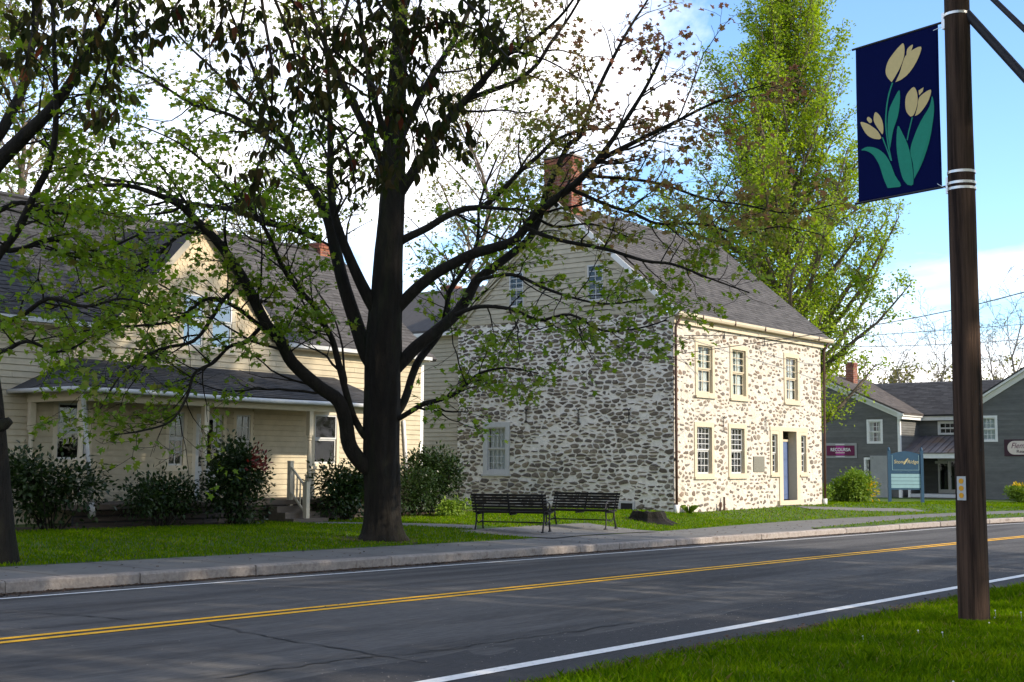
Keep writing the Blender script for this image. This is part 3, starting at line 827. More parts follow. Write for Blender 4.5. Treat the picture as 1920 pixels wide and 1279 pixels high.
def clip_half(poly, nx, ny, d):
    out = []
    for i in range(len(poly)):
        p, q = poly[i], poly[(i + 1) % len(poly)]
        a, b = p[0] * nx + p[1] * ny - d, q[0] * nx + q[1] * ny - d
        if a <= 0: out.append(p)
        if (a < 0 < b) or (b < 0 < a):
            t = a / (a - b); out.append((p[0] + (q[0] - p[0]) * t, p[1] + (q[1] - p[1]) * t))
    return out
def rubble(u0, u1, v0, v1, holes, hr, wr, joint, seed, asp=1.75, proud=(0.012, 0.045)):
    """Irregular rubble: cells round jittered points in rough courses, shrunk by the width of the joint."""
    r = random.Random(seed)
    pts = []
    v = v0
    while v < v1 + 0.1:
        h = r.uniform(*hr); u = u0 - r.uniform(0, 0.3)
        while u < u1 + 0.2:
            w = r.uniform(*wr) * (1.55 if r.random() < 0.13 else 1) * (0.55 if r.random() < 0.22 else 1)
            if r.random() < 0.2 and h > 0.13:
                pts += [(u + w / 2, v + h * 0.26), (u + w / 2 + r.gauss(0, 0.03), v + h * 0.76)]
            else: pts.append((u + w / 2, v + h / 2 + r.gauss(0, 0.028)))
            u += w
        v += h
    S = [(a, b * asp) for a, b in pts]
    cell = 0.5; grid = {}
    for i, (a, b) in enumerate(S): grid.setdefault((int(a // cell), int(b // cell)), []).append(i)
    out = []
    for i, (a, b) in enumerate(S):
        poly = [(a - 0.6, b - 0.6), (a + 0.6, b - 0.6), (a + 0.6, b + 0.6), (a - 0.6, b + 0.6)]
        gi, gj = int(a // cell), int(b // cell)
        for x in range(gi - 2, gi + 3):
            for y in range(gj - 2, gj + 3):
                for k in grid.get((x, y), ()):
                    if k == i: continue
                    dx, dy = S[k][0] - a, S[k][1] - b; l = math.hypot(dx, dy)
                    if l < 1e-6 or l > 1.3: continue
                    poly = clip_half(poly, dx / l, dy / l, ((S[k][0] + a) / 2 * dx + (S[k][1] + b) / 2 * dy) / l)
                    if len(poly) < 3: break
        if len(poly) < 3: continue
        P = [(x, y / asp) for x, y in poly]
        cx_, cy_ = sum(p[0] for p in P) / len(P), sum(p[1] for p in P) / len(P)
        g = joint * r.choice((0.45, 0.7, 1.0, 1.0, 1.5, 2.2))
        ok = P
        for k in range(len(P)):
            p, q = P[k], P[(k + 1) % len(P)]
            ex, ey = q[0] - p[0], q[1] - p[1]; l = math.hypot(ex, ey)
            if l < 1e-6: continue
            nx, ny = ey / l, -ex / l
            if (cx_ - p[0]) * nx + (cy_ - p[1]) * ny > 0: nx, ny = -nx, -ny
            gg_ = g * r.uniform(0.6, 1.5)
            ok = clip_half(ok, nx, ny, p[0] * nx + p[1] * ny - gg_)
            if len(ok) < 3: break
        if len(ok) < 3: continue
        xs_, ys_ = [p[0] for p in ok], [p[1] for p in ok]
        bx = (max(u0, min(xs_)), min(u1, max(xs_)), min(ys_), max(ys_))
        if min(xs_) < u0 - 0.001 or max(xs_) > u1 + 0.001:
            ok = clip_half(clip_half(ok, -1, 0, -u0), 1, 0, u1)
            if len(ok) < 3: continue
            xs_, ys_ = [p[0] for p in ok], [p[1] for p in ok]
        W, Hh = max(xs_) - min(xs_), max(ys_) - min(ys_)
        if W < 0.05 or Hh < 0.03 or max(ys_) > v1 + 0.03: continue
        if any(max(xs_) > q[0] and min(xs_) < q[1] and max(ys_) > q[2] and min(ys_) < q[3] for q in holes):
            hit = [q for q in holes if max(xs_) > q[0] and min(xs_) < q[1] and max(ys_) > q[2] and min(ys_) < q[3]][0]
            c0, c1 = sum(xs_) / len(xs_), sum(ys_) / len(ys_)
            if c0 < hit[0]: ok = clip_half(ok, 1, 0, hit[0])
            elif c0 > hit[1]: ok = clip_half(ok, -1, 0, -hit[1])
            elif c1 < hit[2]: ok = clip_half(ok, 0, 1, hit[2])
            elif c1 > hit[3]: ok = clip_half(ok, 0, -1, -hit[3])
            else: continue
            if len(ok) < 3: continue
            xs_, ys_ = [p[0] for p in ok], [p[1] for p in ok]
            if max(xs_) - min(xs_) < 0.05 or max(ys_) - min(ys_) < 0.03: continue
        cut = []
        for k in range(len(ok)):            # knock the corners off
            p, q = ok[k], ok[(k + 1) % len(ok)]
            t = r.uniform(0.12, 0.3)
            cut += [(p[0] + (q[0] - p[0]) * t, p[1] + (q[1] - p[1]) * t), (p[0] + (q[0] - p[0]) * (1 - t), p[1] + (q[1] - p[1]) * (1 - t))]
        cut = [(x + r.gauss(0, 0.010), y + r.gauss(0, 0.008)) for x, y in cut]
        ar = abs(sum(cut[k][0] * cut[(k + 1) % len(cut)][1] - cut[(k + 1) % len(cut)][0] * cut[k][1] for k in range(len(cut)))) / 2
        out.append((ar, cut, r.uniform(*proud), r.random()))
    return out
def stone_mesh(fr, s, r):
    n = len(s[1]); cu, cv = sum(p[0] for p in s[1]) / n, sum(p[1] for p in s[1]) / n
    V = [fr.p(a, b, -0.004) for a, b in s[1]]
    k = r.uniform(0.80, 0.90)
    tu, tv = r.uniform(-0.3, 0.3), r.uniform(-0.25, 0.25)
    V += [fr.p(cu + (a - cu) * k, cv + (b - cv) * k, s[2] * (1 + tu * (a - cu) / 0.2 + tv * (b - cv) / 0.15) + r.gauss(0, 0.002)) for a, b in s[1]]
    V.append(fr.p(cu, cv, s[2] + 0.008))
    F = [(i, (i + 1) % n, n + (i + 1) % n, n + i) for i in range(n)] + [(n + i, n + (i + 1) % n, 2 * n) for i in range(n)]
    return V, F
plaque_hole = (5.2, 6.05, 1.38, 2.0)
FS = rubble(0.0, HL, 0.12, EAVE - 0.40, [(a - 0.03, b + 0.03, c - 0.12, d + 0.03) for a, b, c, d in up_w + lo_w] + [(6.48, 9.52, 1.22, 3.02), (7.03, 8.97, 0.1, 1.3), plaque_hole], (0.10, 0.23), (0.15, 0.44), 0.038, 5, 1.9, (0.004, 0.017))
FS = [s for s in FS if random.random() < 0.86]
GS = rubble(0.0, HD, 0.12, EAVE - 0.04, [(6.37, 7.55, 1.22, 3.08), (1.38, 2.0, 0.1, 0.52)], (0.09, 0.20), (0.17, 0.48), 0.025, 9, 2.1)
rs_ = random.Random(3)
pool = [(s[0] * 1.25, 'g', s) for s in GS] + [(s[0] * 0.75, 'f', s) for s in FS]
pool.sort(key=lambda t: -t[0])
KIND = {'g': (GABLE, 'stone', gable_wall), 'f': (FRONT, 'stone_front', front_wall)}
for _, k, s in pool[:300]:
    MB().add(*stone_mesh(KIND[k][0], s, rs_)).build('stone', KIND[k][1], KIND[k][2])
for key in 'gf':
    mb = MB()
    for _, k, s in pool[300:]:
        if k == key: mb.add(*stone_mesh(KIND[k][0], s, rs_), s[3] * 0.99 + 0.005)
    mb.build('small_stones', KIND[key][1], KIND[key][2], kind='stuff')
print('stones', len(GS), len(FS))

for i, w in enumerate(up_w):
    window(stone_house, FRONT, *w, cas=0.15, cols=2, rows=(2, 3), curtain=0.46, recess=0.09, glass='glass')
for w in lo_w:
    window(stone_house, FRONT, *w, cas=0.15, cols=4, rows=(3, 4), recess=0.12, sash='grey_white')
window(stone_house, GABLE, *gable_win[0], cas=0.17, cols=4, rows=(3, 3), recess=0.07, trim='grey_white', sash='grey_white', curtain=0.5)
# entrance: sidelights, deep-set blue door with transom
ent = MB()
ent.box(FRONT, 6.50, 9.50, 2.86, 3.0, -0.30, 0.035)
ent.box(FRONT, 7.18, 7.46, 0.42, 2.86, -0.30, 0.035); ent.box(FRONT, 8.56, 8.82, 0.42, 2.86, -0.30, 0.035)
entrance = ent.build('door_surround', 'buff_trim', stone_house)
MB().box(FRONT, 7.05, 8.95, 0.26, 0.42, -0.33, 0.10).build('threshold', 'buff_trim', entrance)
for a, b in ((6.52, 7.175), (8.825, 9.48)):
    window(stone_house, FRONT, a, b, 1.32, 2.855, cas=0.12, cols=1, rows=(3, 3), recess=0.10, sash='grey_white')
dr = MB().box(FRONT, 7.46, 8.56, 0.44, 2.50, -0.36, -0.31)
door = dr.build('door', 'door_blue', stone_house)
for a, b, c, d in ((7.58, 7.96, 0.62, 1.15), (8.06, 8.44, 0.62, 1.15), (7.58, 7.96, 1.27, 1.75), (8.06, 8.44, 1.27, 1.75), (7.58, 7.96, 1.87, 2.38), (8.06, 8.44, 1.87, 2.38)):
    fbox('door_panel', 'door_blue', door, FRONT, a, b, c, d, -0.312, -0.292)
MB().box(FRONT, 7.46, 8.56, 2.50, 2.58, -0.36, -0.28).build('transom_bar', 'buff_trim', entrance)
for k in range(4): fbox('transom_pane', 'glass', entrance, FRONT, 7.47 + 0.27 * k, 7.72 + 0.27 * k, 2.585, 2.85, -0.335, -0.33)
# iron wall anchors
for fr, pts in ((FRONT, [(3.13, 2.75, 3.22), (6.14, 2.85, 3.28), (3.23, 5.82, 6.14), (6.09, 5.80, 6.08)]), (GABLE, [(5.67, 3.05, 3.47), (3.54, 3.03, 3.43), (1.59, 3.0, 3.40)])):
    for u, a, b in pts:
        mb = MB().tube([fr.p(u, a, 0.05), fr.p(u, b, 0.05)], 0.016, 6)
        mb.tube([fr.p(u - 0.07, b + 0.03, 0.05), fr.p(u, b - 0.06, 0.05), fr.p(u + 0.07, b + 0.03, 0.05)], 0.014, 6)
        mb.tube([fr.p(u - 0.05, a - 0.03, 0.05), fr.p(u, a + 0.06, 0.05), fr.p(u + 0.05, a - 0.03, 0.05)], 0.014, 6)
        mb.build('wall_anchor', 'iron', stone_house)
cw = MB()
for a, b, c, d in ((1.40, 1.46, 0.16, 0.5), (1.92, 1.98, 0.16, 0.5), (1.46, 1.92, 0.44, 0.5)): cw.box(GABLE, a, b, c, d, 0.0, 0.06)
cw.build('cellar_window', 'grey_white', stone_house)
MB().box(GABLE, 1.46, 1.92, 0.16, 0.44, 0.005, 0.02).build('cellar_pane', 'dark_room', stone_house)
# clapboarded gable end
peak_u = HD / 2
def gclip(v):
    k = (RIDGE - 0.06 - v) / (RIDGE - 0.06 - EAVE)
    return (peak_u - peak_u * k, peak_u + peak_u * k)
gw = [(2.45, 3.28, 6.88, 8.24), (5.70, 6.52, 6.90, 8.26)]
gm = MB()
gm.prism(GABLE, [(0, EAVE), (HD, EAVE), (peak_u, RIDGE - 0.06)], -0.2, -0.02)
gm.build('gable_sheathing', 'buff', stone_house)
MB().box(GABLE, 0, HD, EAVE - 0.02, EAVE + 0.14, -0.019, 0.045).build('water_table', 'buff', stone_house)
clapboards(GABLE, 0.0, HD, EAVE + 0.14, RIDGE - 0.1, 0.165, gw, 'buff', stone_house, clip=gclip)
for w in gw:
    window(stone_house, GABLE, *w, cas=0.11, cols=2, rows=(3, 3), recess=-0.01, proud=0.045, trim='buff', sash='grey_white', sill=True)
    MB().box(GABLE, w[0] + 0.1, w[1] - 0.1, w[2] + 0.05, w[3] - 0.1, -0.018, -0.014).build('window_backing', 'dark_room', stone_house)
# roof
sl = math.atan2(RIDGE - (EAVE - 0.12), HD / 2 + 0.28)
def roof_frame(x0, yE, zE, sgn):
    v = Vector((0, sgn * math.cos(sl), math.sin(sl)))
    n = Vector((0, -sgn * math.sin(sl), math.cos(sl)))
    return Fr((x0, yE, zE), (1, 0, 0), n, v)
RL = HL + 0.42
S = math.hypot(RIDGE + 0.06 - (EAVE - 0.08), HD / 2 + 0.28)
rfF = roof_frame(HX - 0.12, HY - 0.28, EAVE - 0.08, 1)
rfB = roof_frame(HX - 0.12, HY + HD + 0.28, EAVE - 0.08, -1)
roof = MB().box(rfF, 0, RL, 0, S, -0.09, 0).box(rfB, 0, RL, 0, S, -0.09, 0).build('roof', 'shingle', stone_house)
shingle_roof(rfF, RL, S, 'shingle', roof, ex=0.15, tab=0.28)
MB().box(rfF, 0, RL, S - 0.16, S + 0.02, 0.016, 0.028).box(rfB, 0, RL, S - 0.16, S + 0.02, 0.016, 0.028).build('ridge_cap', 'shingle', roof)
MB().box(rfF, -0.03, -0.001, -0.02, S + 0.02, -0.14, 0.03).build('rake_board', 'white_trim', stone_house)
MB().box(rfF, 0.02, 0.13, 0.2, S - 0.15, -0.24, -0.092).build('rake_fascia', 'buff', stone_house)
MB().box(rfB, -0.03, -0.001, -0.02, S + 0.02, -0.14, 0.03).build('rake_board', 'buff', stone_house)
MB().box(rfB, 0.02, 0.13, 0.2, S - 0.15, -0.24, -0.092).build('rake_fascia', 'buff', stone_house)
# cornice, gutter with straps, downpipes
MB().box(FRONT, -0.05, HL + 0.12, EAVE - 0.42, EAVE - 0.12, -0.1, 0.10).box(FRONT, -0.05, HL + 0.14, EAVE - 0.20, EAVE - 0.10, 0.1, 0.20).build('cornice', 'cream_trim', stone_house)
gut_m = MB()
gpr = [(0.20, -0.10), (0.19, -0.19), (0.24, -0.235), (0.31, -0.22), (0.345, -0.16), (0.35, -0.09), (0.335, -0.09), (0.30, -0.19), (0.24, -0.21), (0.215, -0.10)]
fr_s = Fr((HX - 0.15, HY, EAVE), (0, -1, 0), (1, 0, 0))
gut_m.prism(fr_s, gpr, 0, HL + 0.65)
gut_m.build('gutter', 'cream_trim', stone_house)
for k in range(5):
    MB().box(FRONT, 1.3 + 2.15 * k, 1.34 + 2.15 * k, EAVE - 0.245, EAVE - 0.08, 0.33, 0.362).build('gutter_strap', 'rust_pipe', stone_house)
for u, dx in ((0.03, 0.0), (HL + 0.02, 0.12)):
    MB().tube([FRONT.p(u + dx + 0.1, EAVE - 0.2, 0.26), FRONT.p(u + dx, EAVE - 0.55, 0.09), FRONT.p(u + dx * 0.5, 3.2, 0.09), FRONT.p(u, 0.42, 0.09)], 0.045, 10).build('downpipe', 'rust_pipe', stone_house, smooth=True)
    MB().tube([FRONT.p(u, 0.43, 0.09), FRONT.p(u, 0.12, 0.09)], 0.075, 12).build('drain_collar', 'white_trim', stone_house, smooth=True)
def brick_chimney(parent, x0, x1, y0, y1, z0, z1, name='chimney', bl=0.21, bh=0.068, j=0.013, cap=True, ncap=3):
    ch = MB().wbox(x0 + 0.012, x1 - 0.012, y0 + 0.012, y1 - 0.012, z0, z1 - 0.02).build(name, 'brick_mortar', parent)
    faces = [Fr((x0 + 0.012, y0, 0), (0, 1, 0), (-1, 0, 0)), Fr((x0, y0 + 0.012, 0), (1, 0, 0), (0, -1, 0))]
    lens = [y1 - y0, x1 - x0]
    v, row = z0, 0
    while v + bh < z1:
        top = cap and v > z1 - (bh + j) * ncap
        for fr, Ln in zip(faces, lens):
            u = -(bl / 2 if row % 2 else 0)
            while u < Ln:
                a, b = max(u, 0), min(u + bl - j, Ln)
                if b - a > 0.03: fbox('brick', 'brick', ch, fr, a, b, v, v + bh - j * 0 , -0.02, 0.014 + (0.035 if top else 0) + random.uniform(-0.003, 0.003))
                u += bl
        v += bh + j; row += 1
    return ch
chim = brick_chimney(stone_house, 35.06, 35.70, 24.72, 25.86, 9.30, 11.92, bl=0.235, bh=0.082, j=0.018)
MB().wbox(35.0, 35.76, 24.66, 25.92, 11.93, 11.99).build('cap_stone', 'granite', stone_house)
# clapboarded rear wing
WG = Fr((HX + 0.3, HY + HD, 0), (0, 1, 0), (-1, 0, 0))
MB().box(WG, 0.005, 6.5, 0, 6.3, -5.0, -0.002).build('rear_wing', 'buff', stone_house)
clapboards(WG, 0.12, 6.5, 0.35, 6.3, 0.15, [], 'buff', stone_house)
MB().box(WG, 0.008, 0.12, 0.1, 6.35, 0.0, 0.035).build('corner_board', 'buff_trim', stone_house)
wr = MB(); wr.prism(Fr((HX - 0.02, HY + HD + 0.02, 0), (1, 0, 0), (0, 1, 0)), [(0, 6.30), (5.6, 6.30), (5.6, 6.9), (2.8, 8.3), (0, 6.40)], 0, 6.6)
wr.build('wing_roof', 'shingle', stone_house)
MB().box(WG, 0.03, 6.5, 6.18, 6.31, 0.03, 0.34).build('wing_eave', 'white_trim', stone_house)
brick_chimney(stone_house, 39.1, 39.7, 33.35, 33.95, 6.5, 8.75, bl=0.3, bh=0.10, j=0.022)
plq = MB().box(FRONT, 5.25, 6.03, 1.43, 1.95, 0.006, 0.035)
plaque = plq.build('plaque', 'bronze'); tag(plaque, 'square grey-green bronze plaque fixed to the whitewashed front between window and door', 'plaque')
for k in range(5): fbox('text_line', 'bronze', plaque, FRONT, 5.35, 5.93 - 0.05 * (k % 2), 1.82 - 0.075 * k, 1.84 - 0.075 * k, 0.034, 0.040)
stp = MB()
for k, (a, h) in enumerate(((2.72, 0.45), (2.98, 0.62))):
    p_ = MB().tube([FRONT.p(a, 0.15, 0.12), FRONT.p(a, h, 0.12)], 0.035, 8)
    o = p_.build('vent_pipe', 'rust_pipe'); tag(o, ('short' if k == 0 else 'taller') + ' rusty pipe sticking up at the foot of the whitewashed front', 'pipe')

# ================================================================== THE CREAM HOUSE WITH THE PORCH
YW, YP = 26.2, 24.3
cream_house = thing('cream_house', 'long cream clapboard house with front gable and open turned-post porch', 'house', (20, YW, 0.3))
CW = Fr((0, YW, 0), (1, 0, 0), (0, -1, 0))
XR = gy(792, 760, YW).x
XL = -4.0
ZE = 4.88
g_l, g_r, g_p = gy(207, 608, YW), gy(575, 640, YW), gy(378, 418, YW)
PKX, PKZ = g_p.x, g_p.z
GHW = PKX - g_l.x
FLOOR = 0.74
win_l = (gy(100, 745, YW).x, gy(174, 745, YW).x, 1.62, 3.1)
side1 = (gy(310, 800, YW).x, gy(350, 800, YW).x, 1.50, 2.98)
dr_ = (gy(360, 800, YW).x, gy(424, 800, YW).x, FLOOR, 3.0)
side2 = (gy(436, 800, YW).x, gy(474, 800, YW).x, 1.50, 2.98)
win_r = (gy(584, 800, YW).x, gy(636, 800, YW).x, 1.56, 3.08)
win_g1 = (gy(336, 600, YW).x, gy(388, 600, YW).x, 4.46, 5.95)
win_g2 = (gy(391, 600, YW).x, gy(441, 600, YW).x, 4.46, 5.95)
holes_c = [win_l, side1, dr_, side2, win_r, win_g1, win_g2]
hin = [(a + 0.05, b - 0.05, c + (0.05 if c > 1 else 0), d - 0.05) for a, b, c, d in holes_c]
cm = MB()
for a, b, c, d in wall_cells(XL, XR, 0.2, ZE, hin): cm.box(CW, a, b, c, d, -0.16, 0)
cm.build('wall', 'cream', cream_house)
MB().box(CW, XR - 0.16, XR, 0.2, ZE, -8.0, -0.161).box(CW, XL, XR - 0.17, 0.2, ZE, -8.0, -7.85).build('wall', 'cream', cream_house)
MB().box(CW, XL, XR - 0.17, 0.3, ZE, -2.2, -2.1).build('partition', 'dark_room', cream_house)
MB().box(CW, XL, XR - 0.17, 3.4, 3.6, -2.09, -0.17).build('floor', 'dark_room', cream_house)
clapboards(CW, XL + 8, XR - 0.12, 0.5, ZE, 0.142, holes_c, 'cream', cream_house)
MB().box(CW, XR - 0.12, XR + 0.01, 0.3, ZE, 0.0, 0.035).build('corner_board', 'white_trim', cream_house)
def cgclip(v):
    k = max(0.0, (PKZ - v) / (PKZ - ZE))
    return (PKX - GHW * k, PKX + GHW * k)
gab = MB()
for v0_, v1_ in [(ZE + 0.03 * i, ZE + 0.03 * (i + 1)) for i in range(int((PKZ - ZE) / 0.03))]:
    a, b = cgclip(v1_)
    for s in row_spans(a, b, v0_ - 0.03, v1_ + 0.03, [(q[0] + 0.05, q[1] - 0.05, q[2], q[3] - 0.05) for q in (win_g1, win_g2)]):
        gab.box(CW, s[0], s[1], v0_, v1_, -0.12, 0.0)
gab.build('gable_wall', 'fishscale', cream_house)
fs = MB()
v = ZE + 0.14; row = 0
while v < PKZ - 0.15:                       # scalloped shingles of the gable
    a, b = cgclip(v + 0.1)
    u = PKX - 3.2 + (0.075 if row % 2 else 0)
    while u < PKX + 3.2:
        if a < u and u + 0.15 < b and not any(q[0] - 0.02 < u + 0.14 and u < q[1] + 0.02 and q[2] < v + 0.1 and v < q[3] for q in (win_g1, win_g2)):
            pts = [(u + 0.075 + 0.071 * math.cos(t), v + 0.06 + 0.075 * math.sin(t)) for t in [math.pi * (1 + i / 5) for i in range(6)]] + [(u + 0.146, v + 0.155), (u + 0.004, v + 0.155)]
            n_ = len(pts)
            V = [CW.p(x, y, 0.024 if i < 6 else 0.006) for i, (x, y) in enumerate(pts)] + [CW.p(x, y, 0.001) for x, y in pts]
            fs.add(V, [tuple(range(n_))] + [(i, n_ + i, n_ + i + 1, i + 1) for i in range(5)], random.random() * 0.99 + 0.005)
        u += 0.15
    v += 0.115; row += 1
fs.build('fishscale_shingles', 'fishscale', cream_house, kind='stuff')
for q in (win_g1, win_g2): window(cream_house, CW, *q, cas=0.11, cols=1, rows=(1, 1), recess=0.03, trim='cream_trim', sash='white_trim', glass='glass_mirror', curtain=0.0, bars=False)
window(cream_house, CW, *win_l, cas=0.12, cols=1, rows=(1, 1), recess=0.04, trim='cream_trim', sash='grey_white', bars=False)
window(cream_house, CW, *win_r, cas=0.11, cols=1, rows=(1, 1), recess=0.04, trim='cream_trim', sash='grey_white', bars=False)
for q in (side1, side2): window(cream_house, CW, *q, cas=0.10, cols=2, rows=(2, 2), recess=0.04, trim='cream_trim', sash='grey_white')
cd = MB(); da, db = dr_[0], dr_[1]
for a, b, c, d in ((da, da + 0.11, FLOOR, 3.0), (db - 0.11, db, FLOOR, 3.0), (da + 0.11, db - 0.11, 2.86, 3.0)): cd.box(CW, a, b, c, d, -0.16, 0.03)
cdf = cd.build('door_frame', 'cream_trim', cream_house)
cdo = MB()
for a, b, c, d in ((da + 0.11, da + 0.25, FLOOR, 2.86), (db - 0.25, db - 0.11, FLOOR, 2.86), (da + 0.25, db - 0.25, 2.72, 2.86), (da + 0.25, db - 0.25, FLOOR, 1.55)): cdo.box(CW, a, b, c, d, -0.08, -0.03)
cdo = cdo.build('door', 'grey_white', cream_house)
fbox('door_glass', 'glass', cdo, CW, da + 0.25, db - 0.25, 1.55, 2.72, -0.06, -0.055)
# main roof and the gable's own roof
RIDGE_Y, RIDGE_Z = YW + 4.1, 8.42
def slope_frame(x0, y0, z0, y1, z1):
    v = Vector((0, y1 - y0, z1 - z0)).normalized(); u = Vector((1, 0, 0))
    n = u.cross(v) if y1 > y0 else v.cross(u)
    return Fr((x0, y0, z0), u, n, v)
eY, eZ = YW - 0.30, ZE - 0.10
cfF = slope_frame(XL - 0.3, eY, eZ, RIDGE_Y, RIDGE_Z)
cfB = slope_frame(XL - 0.3, YW + 8.4, eZ, RIDGE_Y, RIDGE_Z)
CL = XR + 0.3 - (XL - 0.3)
CS = math.hypot(RIDGE_Y - eY, RIDGE_Z - eZ)
# the front slope stops at the gable's valleys
def valley_cells():
    out = []
    n = 40
    for i in range(n):
        s0, s1 = CS * i / n, CS * (i + 1) / n
        z = eZ + (RIDGE_Z - eZ) * ((s0 + s1) / 2) / CS
        k = max(0.0, (PKZ - z) / (PKZ - ZE))
        if k > 0: out += [(0, PKX - GHW * k - (XL - 0.3) - 0.02, s0, s1), (PKX + GHW * k - (XL - 0.3) + 0.02, CL, s0, s1)]
        else: out.append((0, CL, s0, s1))
    return out
cr = MB()
for a, b, c, d in valley_cells(): cr.box(cfF, a, b, c, d, -0.10, 0)
cr.box(cfB, 0, CL, 0, CS, -0.10, 0)
croof = cr.build('roof', 'shingle_dark', cream_house)
def lclip(s):
    z = eZ + (RIDGE_Z - eZ) * s / CS; k = max(0.0, (PKZ - z) / (PKZ - ZE))
    return (10.0, PKX - GHW * k - (XL - 0.3) - 0.05)
def rclip(s):
    z = eZ + (RIDGE_Z - eZ) * s / CS; k = max(0.0, (PKZ - z) / (PKZ - ZE))
    return (PKX + GHW * k - (XL - 0.3) + 0.05, CL)
shingle_roof(cfF, CL, CS, 'shingle_dark', croof, ex=0.165, tab=0.30, clip=lclip)
shingle_roof(cfF, CL, CS, 'shingle', croof, ex=0.165, tab=0.30, clip=rclip)
MB().box(cfF, 0, CL, CS - 0.12, CS + 0.03, 0.02, 0.035).build('ridge_cap', 'shingle_dark', croof)
# gable roof: two slopes running back to where they meet the main slope
back_y = lambda z: eY + (RIDGE_Y - eY) * (z - eZ) / (RIDGE_Z - eZ)
for s in (-1, 1):
    e0 = Vector((PKX + s * (GHW + 0.16), YW - 0.22, ZE - 0.10)); p0 = Vector((PKX, YW - 0.22, PKZ + 0.10))
    e1 = Vector((PKX + s * (GHW + 0.16), back_y(ZE - 0.05), ZE - 0.10)); p1 = Vector((PKX, back_y(PKZ + 0.1) + 0.05, PKZ + 0.10))
    dn = Vector((0, 0, -0.10))
    MB().add([e0, p0, p1, e1, e0 + dn, p0 + dn, p1 + dn, e1 + dn], [(0, 1, 2, 3), (4, 7, 6, 5), (0, 4, 5, 1), (1, 5, 6, 2), (2, 6, 7, 3), (3, 7, 4, 0)]).build('gable_roof', 'shingle_dark', cream_house)
    rb = MB(); n_ = Vector((0, -0.02, 0))
    q = [e0 + n_ + Vector((0, 0, 0.02)), p0 + n_ + Vector((0, 0, 0.02)), p0 + n_ + Vector((0, 0, -0.20)), e0 + n_ + Vector((0, 0, -0.20))]
    rb.add(q + [a + Vector((0, 0.018, 0)) for a in q], [(0, 1, 2, 3), (7, 6, 5, 4), (0, 4, 5, 1), (1, 5, 6, 2), (2, 6, 7, 3), (3, 7, 4, 0)])
    rb.build('rake_board', 'cream_trim', cream_house)
for a, b in ((XL + 6, PKX - GHW - 0.12), (PKX + GHW + 0.12, XR - 0.02)):
    MB().box(CW, a, b, ZE - 0.16, ZE - 0.06, 0.30, 0.40).build('gutter', 'grey_white', cream_house)
    MB().box(CW, a, b, ZE - 0.20, ZE - 0.165, 0.005, 0.30).build('soffit', 'cream_trim', cream_house)
ccx = gy(602, 430, RIDGE_Y).x
brick_chimney(cream_house, ccx - 0.25, ccx + 0.25, RIDGE_Y - 0.25, RIDGE_Y + 0.25, RIDGE_Z - 0.4, RIDGE_Z + 0.28, bl=0.22, bh=0.075, j=0.015)
# porch
PX0, PX1 = gy(150, 800, YP).x - 0.02, 25.6
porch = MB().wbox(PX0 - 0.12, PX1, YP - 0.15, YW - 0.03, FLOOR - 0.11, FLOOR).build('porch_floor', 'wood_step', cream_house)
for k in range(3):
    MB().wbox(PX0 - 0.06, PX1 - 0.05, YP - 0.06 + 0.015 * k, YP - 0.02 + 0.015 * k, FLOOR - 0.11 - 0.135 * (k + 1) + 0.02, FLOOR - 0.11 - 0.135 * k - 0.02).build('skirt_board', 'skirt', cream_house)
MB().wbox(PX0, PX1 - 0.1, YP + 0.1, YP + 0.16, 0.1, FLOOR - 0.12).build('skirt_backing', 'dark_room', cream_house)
BZ0, BZ1 = 2.95, 3.20
MB().wbox(PX0 - 0.08, PX1, YP - 0.09, YP + 0.09, BZ0, BZ1).build('porch_beam', 'cream_trim', cream_house)
MB().wbox(PX0 - 0.085, PX0 + 0.085, YP + 0.092, YW - 0.03, BZ0, BZ1).build('porch_beam', 'cream_trim', cream_house)
MB().wbox(PX0, PX1 - 0.02, YP + 0.1, YW - 0.04, BZ1 - 0.04, BZ1 - 0.01).build('porch_ceiling', 'buff', cream_house)
def turned_post(x, y):
    prof = [(0.0, FLOOR)]
    mb = MB()
    mb.wbox(x - 0.065, x + 0.065, y - 0.065, y + 0.065, FLOOR, FLOOR + 0.62)
    mb.lathe((x, y, 0), [(0.045, FLOOR + 0.62), (0.066, FLOOR + 0.66), (0.045, FLOOR + 0.70), (0.062, FLOOR + 0.80), (0.060, FLOOR + 1.0), (0.048, FLOOR + 1.38), (0.044, FLOOR + 1.46), (0.062, FLOOR + 1.49), (0.044, FLOOR + 1.52), (0.060, FLOOR + 1.56), (0.045, FLOOR + 1.60)], 14)
    mb.wbox(x - 0.065, x + 0.065, y - 0.065, y + 0.065, FLOOR + 1.60, BZ0)
    return mb.build('porch_post', 'cream_trim', cream_house)
for px in (150, 383, 580): turned_post(gy(px, 850, YP).x, YP)
turned_post(25.4, YP)
turned_post(PX0, YW - 0.1)
PE = 0.42
pr0, pr1 = 3.22, 4.02
pv = [(PX0 - PE - 0.1, YP - PE, pr0), (PX1 + 0.05, YP - PE, pr0), (PX1 + 0.05, YW - 0.02, pr1), (PX0 + 1.1, YW - 0.02, pr1), (PX0 - PE - 0.1, YW - 0.02, pr0)]
top = [Vector(a) for a in pv]; bot = [a + Vector((0, 0, -0.07)) for a in top]
proof = MB().add(top + bot, [(0, 1, 2, 3), (0, 3, 4), (5, 8, 7, 6), (5, 9, 8), (0, 5, 6, 1), (1, 6, 7, 2), (4, 9, 5, 0)]).build('porch_roof', 'shingle_dark', cream_house)
pfr = slope_frame(PX0 - PE - 0.1, YP - PE, pr0, YW, pr1)
PS = math.hypot(YW - YP + PE, pr1 - pr0)
